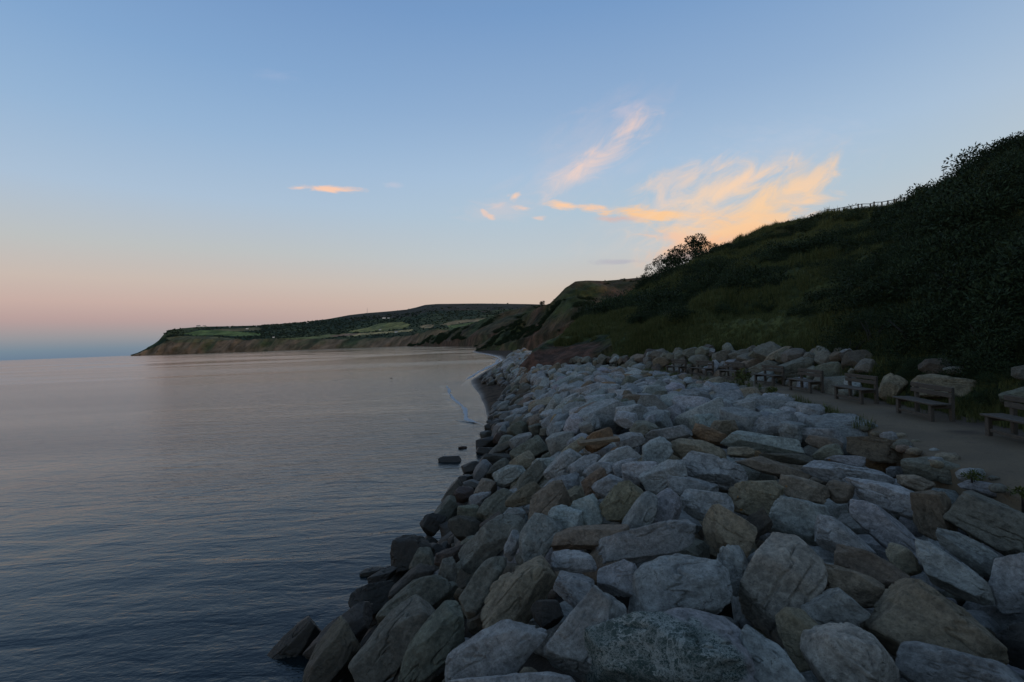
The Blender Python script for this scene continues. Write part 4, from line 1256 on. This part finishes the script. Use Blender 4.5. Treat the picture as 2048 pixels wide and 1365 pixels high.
def tuft(name, n, h, seed, mat, spread=.22):
    rng = np.random.default_rng(seed)
    V, Fc, Sh = [], [], []
    for i in range(n):
        a = rng.uniform(0, 6.28); b0 = rng.normal(size=2) * spread * .5; hh = h * rng.uniform(.5, 1.2); lean = rng.uniform(.1, .6) * hh; wv2 = rng.uniform(.008, .016)
        dx_, dy_ = math.cos(a), math.sin(a); b = len(V)
        V += [(b0[0] - dy_ * wv2, b0[1] + dx_ * wv2, -.05), (b0[0] + dy_ * wv2, b0[1] - dx_ * wv2, -.05),
              (b0[0] + dx_ * lean * .4 + dy_ * wv2 * .7, b0[1] + dy_ * lean * .4 - dx_ * wv2 * .7, hh * .6), (b0[0] + dx_ * lean * .4 - dy_ * wv2 * .7, b0[1] + dy_ * lean * .4 + dx_ * wv2 * .7, hh * .6),
              (b0[0] + dx_ * lean, b0[1] + dy_ * lean, hh)]
        Fc += [[b, b + 1, b + 2, b + 3], [b + 3, b + 2, b + 4]]; Sh += [rng.uniform(0, 1)] * 5
    me = mesh_np(name, V, Fc, mat, False); vcol(me, 'shade', np.repeat(np.array(Sh)[:, None], 3, 1))
    return me


FARB = [leaf_cloud('scrub_foliage', 1700, (1, 1, .8), .085, 330 + k, M_LEAF, 12) for k in range(3)] + [leaf_cloud('scrub_foliage', 1400, (.9, .9, 1.0), .10, 340, M_LEAF2, 10, .6, 3.0)]
BUSH = [leaf_cloud('scrub_foliage', 1900, (1, 1, .75), .072, 300 + k, M_LEAF, 10) for k in range(3)] + [leaf_cloud('scrub_foliage', 1700, (.9, .9, 1.0), .092, 310 + k, M_LEAF2, 9, .6, 3.4) for k in range(2)]
TUFT = [tuft('grass_tuft', 26, .55, 400 + k, M_GRASS) for k in range(3)]


def scatter(name, meshes, P, scale, rot, label, cat):
    """one object; geometry nodes repeat the little meshes on its points"""
    me = bpy.data.meshes.new(name)
    me.vertices.add(len(P)); me.vertices.foreach_set('co', np.asarray(P, np.float32).ravel())
    for nm, arr, ty in (('sca', scale, 'FLOAT'), ('rot', rot, 'FLOAT'), ('pick', RNG.integers(0, len(meshes), len(P)), 'INT')):
        a = me.attributes.new(nm, ty, 'POINT'); a.data.foreach_set('value', np.asarray(arr, np.float32 if ty == 'FLOAT' else np.int32))
    o = stuff(name, me, label, cat)
    ng = bpy.data.node_groups.new(name, 'GeometryNodeTree')
    ng.interface.new_socket('Geometry', in_out='INPUT', socket_type='NodeSocketGeometry')
    ng.interface.new_socket('Geometry', in_out='OUTPUT', socket_type='NodeSocketGeometry')
    N, Lk = ng.nodes, ng.links
    gi, go = N.new('NodeGroupInput'), N.new('NodeGroupOutput')
    join = N.new('GeometryNodeJoinGeometry')
    for k, m in reversed(list(enumerate(meshes))):
        src = bpy.data.objects.new(name + '_source', m)
        oi = N.new('GeometryNodeObjectInfo'); oi.inputs['Object'].default_value = src; oi.inputs['As Instance'].default_value = True
        Lk.new(oi.outputs['Geometry'], join.inputs[0])
    ip = N.new('GeometryNodeInstanceOnPoints'); ip.inputs['Pick Instance'].default_value = True
    def na(nm, ty):
        n = N.new('GeometryNodeInputNamedAttribute'); n.data_type = ty; n.inputs[0].default_value = nm; return n.outputs[0]
    Lk.new(gi.outputs[0], ip.inputs['Points']); Lk.new(join.outputs[0], ip.inputs['Instance'])
    Lk.new(na('pick', 'INT'), ip.inputs['Instance Index']); Lk.new(na('sca', 'FLOAT'), ip.inputs['Scale'])
    cx_ = N.new('ShaderNodeCombineXYZ'); Lk.new(na('rot', 'FLOAT'), cx_.inputs[2]); Lk.new(cx_.outputs[0], ip.inputs['Rotation'])
    Lk.new(ip.outputs[0], go.inputs[0])
    md = o.modifiers.new('scatter', 'NODES'); md.node_group = ng
    return o


# hillside scrub: density follows the darker patches; more and taller by the path on the right
ncand = 26000
ru = RNG.uniform(1.2, 19.5, ncand); rq = RNG.uniform(0.005, 1.0, ncand) ** 1.5
Pc = hillA(ru, rq)
ppx, ppy = project(np.where(Pc[:, 1:2] < 2, np.array([[0, 2, 0]]) + Pc * 0, Pc))
dens = .16 + 2.1 * fbm(Pc * .085, 201, 4)
dens -= np.clip((ppx - 1380) / 60, 0, 1) * np.clip((1690 - ppx) / 60, 0, 1) * np.clip((560 - ppy) / 40, 0, 1) * .55
dens -= ((ppx > 1630) & (ppx < 1850) & (rq > .9)) * 5
dens += np.clip((ppx - 1640) / 160, 0, 1) * .75
dens += np.exp(-((ppy - 575 - (1400 - ppx) * .12) / 45) ** 2) * (ppx > 1240) * (ppx < 1650) * .30
dens -= np.exp(-((ppy - 672) / 26) ** 2) * (ppx < 1600) * (ppx > 1120) * .9
dens -= np.clip((3.2 - ru), 0, 1) * .55
dst = np.hypot(Pc[:, 0], Pc[:, 1])
cross = Pc[:, 0] - hill_x(Pc[:, 1])
hor_t = np.hypot(Pc[:, 0] - PA[np.clip(np.round(np.interp(ru, uA, np.arange(len(uA)))).astype(int), 0, len(uA) - 1), 0, 0],
                 Pc[:, 1] - PA[np.clip(np.round(np.interp(ru, uA, np.arange(len(uA)))).astype(int), 0, len(uA) - 1), 0, 1])
wall_band = ((cross < 2.3) & (ppx < 1690) & (Pc[:, 1] < 42)) | ((ppx < 1245) & (Pc[:, 2] < 8.5) & (Pc[:, 1] < 85))
keep = (RNG.uniform(0, 1, ncand) < np.clip(dens, 0.0, 1) * np.clip(dst / 90, .35, 1)) & ~wall_band & (Pc[:, 1] > -15)
keep &= (cross > .55) | (Pc[:, 1] > 42)
Pk = Pc[keep]
s_ = RNG.lognormal(-.38, .50, len(Pk)).clip(.25, 2.1) * np.clip(.55 + dst[keep] / 70, .6, 1.55) * np.clip(np.where(Pc[keep][:, 1] < 42, cross[keep], 9) / 3.0, .35, 1)
edge_lim = np.clip((1.0 - rq[keep]) * 14, .28, 1)
s_ *= edge_lim
print('SCRUB', len(Pk))
nearb = np.hypot(Pk[:, 0], Pk[:, 1]) < 34
scatter('hillside_scrub', BUSH, Pk[nearb], s_[nearb], RNG.uniform(0, 6.28, int(nearb.sum())), 'dense dark scrub on the lower hillside just above the benches', 'scrub')
scatter('upper_scrub', FARB, Pk[~nearb], s_[~nearb], RNG.uniform(0, 6.28, int((~nearb).sum())), 'dark scrub scattered over the upper hillside', 'scrub')

ng_ = 60000
ru = RNG.uniform(.9, 19.0, ng_); rq = RNG.uniform(.0, 1.02, ng_) ** 1.6
Pg = hillA(ru, rq)
dst = np.hypot(Pg[:, 0], Pg[:, 1])
k = (Pg[:, 1] > -10)
ridge_cut = (rq > .975)
ii = np.clip(np.round(np.interp(ru, uA, np.arange(len(uA)))).astype(int), 0, len(uA) - 1)
hor_g = np.hypot(Pg[:, 0] - PA[ii, 0, 0], Pg[:, 1] - PA[ii, 0, 1])
gx, gy = project(np.where(Pg[:, 1:2] < 2, np.array([[0, 2, 0]]) + Pg * 0, Pg))
cr_g = Pg[:, 0] - hill_x(Pg[:, 1])
k &= ~((cr_g < 2.1) & (gx < 1690) & (Pg[:, 1] < 42))
k &= ~((gx < 1225) & (Pg[:, 2] < 5.8) & (Pg[:, 1] < 75) & ((fbm(Pg * .35, 611, 3) < .25) | (Pg[:, 2] < 4.8)))
k &= ~(ridge_cut & (gx > 1630) & (gx < 1850) & (RNG.uniform(0, 1, ng_) < .8))
Pg = Pg[k]; sg = RNG.uniform(.6, 1.3, len(Pg)) * np.clip(.25 + dst[k] / 70, .42, 1.7) * np.where(rq[k] > .96, .40, 1) * np.clip(.85 + 1.3 * fbm(Pg * .22, 621, 3), .3, 1.7)
# tufts along both edges of the path
ed = RNG.uniform(2, 38, 520); side_ = RNG.uniform(0, 1, 520) < .5
ex = np.where(side_, path_l(ed) + RNG.normal(0, .14, 520) - .05, hill_x(ed) + RNG.normal(.15, .18, 520))
kk = fbm2(ex, ed, .45, 77) > np.where(side_, .08, -.25)
Pe = np.stack([ex, ed, np.full(520, PATH_Z - .02)], -1)[kk]
scatter('grass', TUFT, np.concatenate([Pg, Pe]), np.concatenate([sg, RNG.uniform(.25, .62, len(Pe))]), RNG.uniform(0, 6.28, len(Pg) + len(Pe)), 'rough grass on the hillside and along the path edges', 'grass')


# single shrubs and trees that stand out
def shrub(name, base, r, hgt, kind, label, cat, group=None, stems=3, seed=0, trunk=False):
    rng = np.random.default_rng(7000 + seed)
    o = empty(name, base)
    m = MB()
    for k in range(stems):
        a = rng.uniform(0, 6.28); l = rng.uniform(.2, .6) * r
        m.tube([(0, 0, -.3), (math.cos(a) * l * .4, math.sin(a) * l * .4, hgt * .3), (math.cos(a) * l, math.sin(a) * l, hgt * (.8 if trunk else .55))], [.04 * hgt ** .7, .022 * hgt ** .7, .006 * hgt ** .6], 5)
    m.build('trunk' if trunk else 'stem', M_BARK, o, True)
    leaf = {'s': .085, 't': .22, 'w': .11}[kind]
    mat = {'s': M_LEAF, 't': M_LEAF, 'w': M_WEED}[kind]
    me = leaf_cloud('crown' if trunk else 'foliage', 2600 if kind != 'w' else 320, (r, r, hgt * .5), leaf * (min(1, hgt / .5) if kind == 'w' else max(.8, hgt / 3)), 7100 + seed, mat, 13 if trunk else 10, .3, 2.0 if kind == 't' else 2.8, dome=not trunk)
    c = link(bpy.data.objects.new('crown' if trunk else 'foliage', me), o)
    c.location = (0, 0, hgt * (.62 if trunk else .35))
    tag(o, label, cat, group)
    return o


flatS = PA[:, :-6].reshape(-1, 3)
sx_, sy2_ = project(np.where(flatS[:, 1:2] < 4, np.array([[0., 4, -50]]) + flatS * 0, flatS))


def ground_at(px, dq=0.0):
    """the point of the hillside that stands highest against the sky at photo column px"""
    c = np.where(np.abs(sx_ - px) < 5)[0]
    return flatS[c[np.argmin(sy2_[c])]]


sh = [(1330, 4.6, 4.4, 't', 'broad leafy tree leaning on the skyline where the hill meets the cliff', True), (1352, 4.4, 5.4, 't', 'rounded leafy tree, the middle of three on the skyline of the hill', True), (1392, 3.6, 6.0, 't', 'thin open-crowned tree on the skyline, uphill of two rounder trees', True),
      (1312, 3.2, 2.6, 't', 'low dark bush at the lower foot of the skyline trees', False), (1425, 2.6, 2.4, 's', 'small round bush on the skyline just uphill of the thin open tree', False), (1465, 2.2, 2.0, 's', 'dense round bush on the skyline against the orange cloud', False), (1513, 2.0, 1.7, 's', 'small twiggy bush on the skyline midway up to the fence', False), (1573, 1.6, 1.2, 's', 'low tuft of scrub on the skyline below the fence', False),
      (1846, 1.4, 1.3, 's', 'low scrub at the uphill end of the fence', False), (1868, 1.1, 1.0, 's', 'small bush on the skyline above the uphill end of the fence', False), (1893, 1.0, 2.0, 's', 'straggly twiggy bush sticking up from the skyline', False), (1925, 1.1, 1.2, 's', 'thin bush on the skyline uphill of the straggly one', False), (1950, 1.3, 1.4, 's', 'leafy bush on the steep skyline', False),
      (1975, 1.3, 1.5, 's', 'spreading leafy bush on the steep upper skyline', False), (2003, 1.3, 1.6, 's', 'overhanging leafy bush near the top of the hill', False), (2035, 1.4, 1.9, 's', 'tall leafy bush crowning the top of the hill', False)]
for i, (px, r, hg, kd, lab, tr) in enumerate(sh):
    g = ground_at(px)
    shrub('tree' if tr else 'bush', (g[0], g[1], g[2] - (.5 if tr else .3)), r * (1.15 if tr else .7), hg * (1.05 if tr else .5), kd, lab, 'tree' if tr else 'bush', 'trees on the skyline' if tr else 'bushes on the skyline', 4, i, tr)
# bushes on the near slope by the benches
sl_ = [(1700, 715, 1.1, 1.7, 'dark rounded bush above the bench row, over the last stacked rocks'), (1745, 690, 1.3, 2.2, 'tall leafy bush behind the benches beside the rounded tan boulder'), (1830, 690, 1.3, 2.0, 'leafy bush above the huge tan boulder'), (1960, 700, 1.2, 1.8, 'dense dark bush beyond the huge tan boulder'),
       (1700, 570, 1.9, 2.6, 'grey-green willow-like bush on the lower hillside'), (1810, 610, 1.7, 2.3, 'spreading bush on the hillside above the benches'), (1920, 600, 1.7, 2.2, 'dark bush on the steep slope above the last bench'), (1450, 600, 2.2, 2.4, 'rounded gorse bush half way up the hillside'), (1340, 610, 2.4, 2.6, 'broad dark bush on the slope below the skyline trees'),
       (1250, 612, 2.2, 2.2, 'bush on the low end of the hillside facing the red cliff'), (1180, 640, 1.8, 1.8, 'small bush near the seaward end of the hillside'), (1560, 590, 2.2, 2.4, 'dark bush in the middle of the hillside')]
flatA = PA[:, :-8].reshape(-1, 3); fpx, fpy = project(np.where(flatA[:, 1:2] < 2, np.array([[0., 2, 0]]) + flatA * 0, flatA))
for i, (px, py, r, hg, lab) in enumerate(sl_):
    k = np.argmin((fpx - px) ** 2 + (fpy - py) ** 2 + (flatA[:, 1] < 4) * 1e6)
    g = flatA[k]
    shrub('bush', (g[0], g[1], g[2] - .15), r, hg, 's', lab, 'bush', 'bushes on the hillside', 4, 40 + i)
for i, (px, py, r, hg, lab) in enumerate([(1487, 772, .42, .95, 'leafy green weed growing at the path edge next to the benches'), (1543, 790, .24, .40, 'low green weed where the rocks meet the path'), (1945, 958, .14, .18, 'grassy weed beside the path edge rocks, near the dark bare patch'), (2044, 990, .14, .20, 'yellow-green flowering weed at the wide end of the path')]):
    p = on_z(px, py, PATH_Z)
    shrub('weed', (p[0], p[1], PATH_Z - .05), r, hg, 'w', lab, 'weed', None, 4, 80 + i)
# far tree on the red cliff
p = PB.reshape(-1, 3); bx_, by_ = project(p); k = np.argmin((bx_ - 1084) ** 2 + (by_ - 611) ** 2)
shrub('tree', tuple(p[k] - np.array([0, 0, .3])), 1.5, 2.6, 't', 'tiny open tree at the edge of the red cliff against the sky', 'tree', None, 4, 95, True)

# scrub on the mid and far cliffs
def cliff_scrub(name, P, Q, n, size, seed, thr, label):
    rng = np.random.default_rng(seed)
    i = rng.integers(0, P.shape[0], n); j = rng.integers(int(P.shape[1] * .12), P.shape[1] - 7, n)
    pp = P[i, j]
    kk_ = fbm(pp / size * .10, seed, 4) > thr
    pp = pp[kk_]
    lim = np.clip((1 - Q[i, j][kk_]) * 8, .35, 1)
    scatter(name, FARB[:3], pp, rng.uniform(.5, 1.2, len(pp)) * size * lim, rng.uniform(0, 6.28, len(pp)), label, 'scrub')


cliff_scrub('cliff_scrub', PB, QB, 2600, 1.7, 501, .02, 'patches of dark scrub on the red clay cliff')
cliff_scrub('far_cliff_scrub', PC, QC, 3200, 5.0, 502, -.02, 'dark scrub covering the farther wooded cliff')

# ------------------------------------------------------------------ fence on the skyline
fence = None
fp = []
for k in range(17):
    px = 1652 + k * 12.0
    g = ground_at(px, dq=.0); fp.append(g)
fo = empty('post_and_rail_fence', tuple(fp[0])); tag(fo, 'post and rail fence along the top of the hill against the sky', 'fence')
base = np.array(fp[0])
for k, g in enumerate(fp):
    hh = 1.45 * (.9 + .05 * (k % 3))
    o = MB().box(-.11, .11, -.11, .11, -.4, hh, .01).build('post', M_FENCE, fo); o.location = g - base
for zz in (1.25,):
    for k in range(16):
        a, b_ = fp[k] - base + [0, 0, zz], fp[k + 1] - base + [0, 0, zz]
        MB().tube([a, b_], [.08, .08], 5).build('rail', M_FENCE, fo)

# ------------------------------------------------------------------ far woods, houses, mast
flat = PD_.reshape(-1, 3); fx, fy, fq = hx_.ravel(), hy_.ravel(), QD.ravel()
rngw = np.random.default_rng(77)
area_ok = (~isfield.ravel()) & (fq > .30) & (fq < .99) & (fx > 335)
wd = fbm(flat * .003, 601, 4)
wband = area_ok & ((wd > -.02) | (fx > 500)) & (fy > np.interp(fx, [335, 640, 730, 860, 1100], [650, 640, 632, 622, 622]))
idx = rngw.choice(np.where(wband)[0], 3400)
hed = np.where((~isfield.ravel()) & (fq > .26) & (fq < .995) & (fx > 335) & (wd < -.1))[0]
idx = np.concatenate([idx, rngw.choice(hed, 400)])
# the wooded skyline beyond the clifftop
skl = np.where((fq > .97) & (fq <= 1.0) & (fx > 520) & (fx < 640))[0]
idx = np.concatenate([idx, rngw.choice(skl, 60)])
ctr = flat[idx] + rngw.normal(size=(len(idx), 3)) * np.array([8, 14, 0])
d1, f1_ = ICO[1]
nI = len(idx)
rad = rngw.uniform(3, 6.5, nI) * np.clip(ctr[:, 1] / 3800, .6, 1.1)
lump = 1 + .32 * rngw.normal(size=(nI, len(d1), 1))
V = ctr[:, None, :] + d1[None] * lump * rad[:, None, None] * np.array([1.15, 1.15, .75]) + np.array([0, 0, 2.0])
Fw = (f1_[None] + (np.arange(nI) * len(d1))[:, None, None]).reshape(-1, 3)
me = mesh_np('woodland', V.reshape(-1, 3), Fw, M_FARTREE, False)
vcol(me, 'shade', np.repeat(np.repeat(rngw.uniform(0, 1, nI), len(d1))[:, None], 3, 1))
stuff('woodland', me, 'far dark woodland and hedges on the headland', 'woodland')


def far_point(px, py):
    k = np.argmin((fx - px) ** 2 + (fy - py) ** 2 * 2.0); return flat[k]


HOUSES = [(397, 654.2, 26, 9, 'long pale hotel block on the clifftop, nearest the tip of the headland'), (409, 654.2, 20, 8, 'pale building next to the long clifftop hotel'), (460, 655, 14, 6, 'small pale house in the fields behind the clifftop hotel'), (494, 658.8, 16, 7, 'white house alone at the edge of a green field'), (512, 653, 15, 6, 'low house among trees on the headland skyline'),
          (546, 650, 14, 6, 'small house on the headland skyline among hedges'), (566, 649, 15, 6, 'pale house in the skyline row before the dark wood'), (590, 648, 14, 6, 'house at the start of the dark wooded skyline'), (615, 646.5, 13, 6, 'small house near the upper end of the skyline row'), (768, 637.8, 20, 8, 'white farmhouse in a clearing high on the moor side'), (778, 637, 14, 6, 'small white outbuilding beside the moor farmhouse'),
          (547, 676, 13, 6, 'small house at the clifftop below the dark wood'), (793, 666, 14, 6, 'farmhouse beside the straw-coloured field'), (1000, 630.5, 12, 6, 'cream house below the moor close to the wooded cliff'), (760, 661, 12, 5, 'dark-roofed barn between the green fields')]
for i, (px, py, L, H, lab) in enumerate(HOUSES):
    g = far_point(px, py)
    o = empty('house', tuple(g - np.array([0, 0, 1.0])), random.uniform(-.4, .4))
    L, H = L * 1.3, H * 1.25
    W_ = L * .45
    MB().box(-L / 2, L / 2, -W_ / 2, W_ / 2, 0, H).build('wall', M_WALL, o)
    m = MB(); e = .5
    m.v = [(-L / 2 - e, -W_ / 2 - e, H - .2), (L / 2 + e, -W_ / 2 - e, H - .2), (L / 2 + e, W_ / 2 + e, H - .2), (-L / 2 - e, W_ / 2 + e, H - .2), (-L / 2 - e, 0, H + W_ * .38), (L / 2 + e, 0, H + W_ * .38)]
    m.f = [[0, 1, 5, 4], [2, 3, 4, 5], [1, 2, 5], [3, 0, 4], [3, 2, 1, 0]]
    rf = m.build('roof', M_ROOF, o)
    MB().box(L * .28, L * .28 + 1.2, -.6, .6, H + W_ * .2, H + W_ * .38 + 1.6).build('chimney', M_WALL, rf)
    tag(o, lab, 'house', 'houses on the headland')
g = far_point(735, 627)
o = empty('radio_mast', tuple(g)); tag(o, 'tall thin radio mast on the moor skyline', 'mast')
m = MB()
for k in range(3):
    a = k * 2.094; m.tube([(math.cos(a) * 1.6, math.sin(a) * 1.6, -3), (math.cos(a) * 1.1, math.sin(a) * 1.1, 52)], [.42, .34], 5)
m.build('lattice_leg', M_STEEL, o)
m = MB()
for z in range(2, 52, 5):
    for k in range(3):
        a, a2 = k * 2.094, (k + 1) * 2.094; rr_ = 1.6 - .5 * z / 52
        m.tube([(math.cos(a) * rr_, math.sin(a) * rr_, z), (math.cos(a2) * rr_, math.sin(a2) * rr_, z + 5)], [.2, .2], 4)
m.build('lattice_brace', M_STEEL, o)
MB().tube([(0, 0, 51), (0, 0, 60)], [.35, .2], 5).build('aerial', M_STEEL, o)
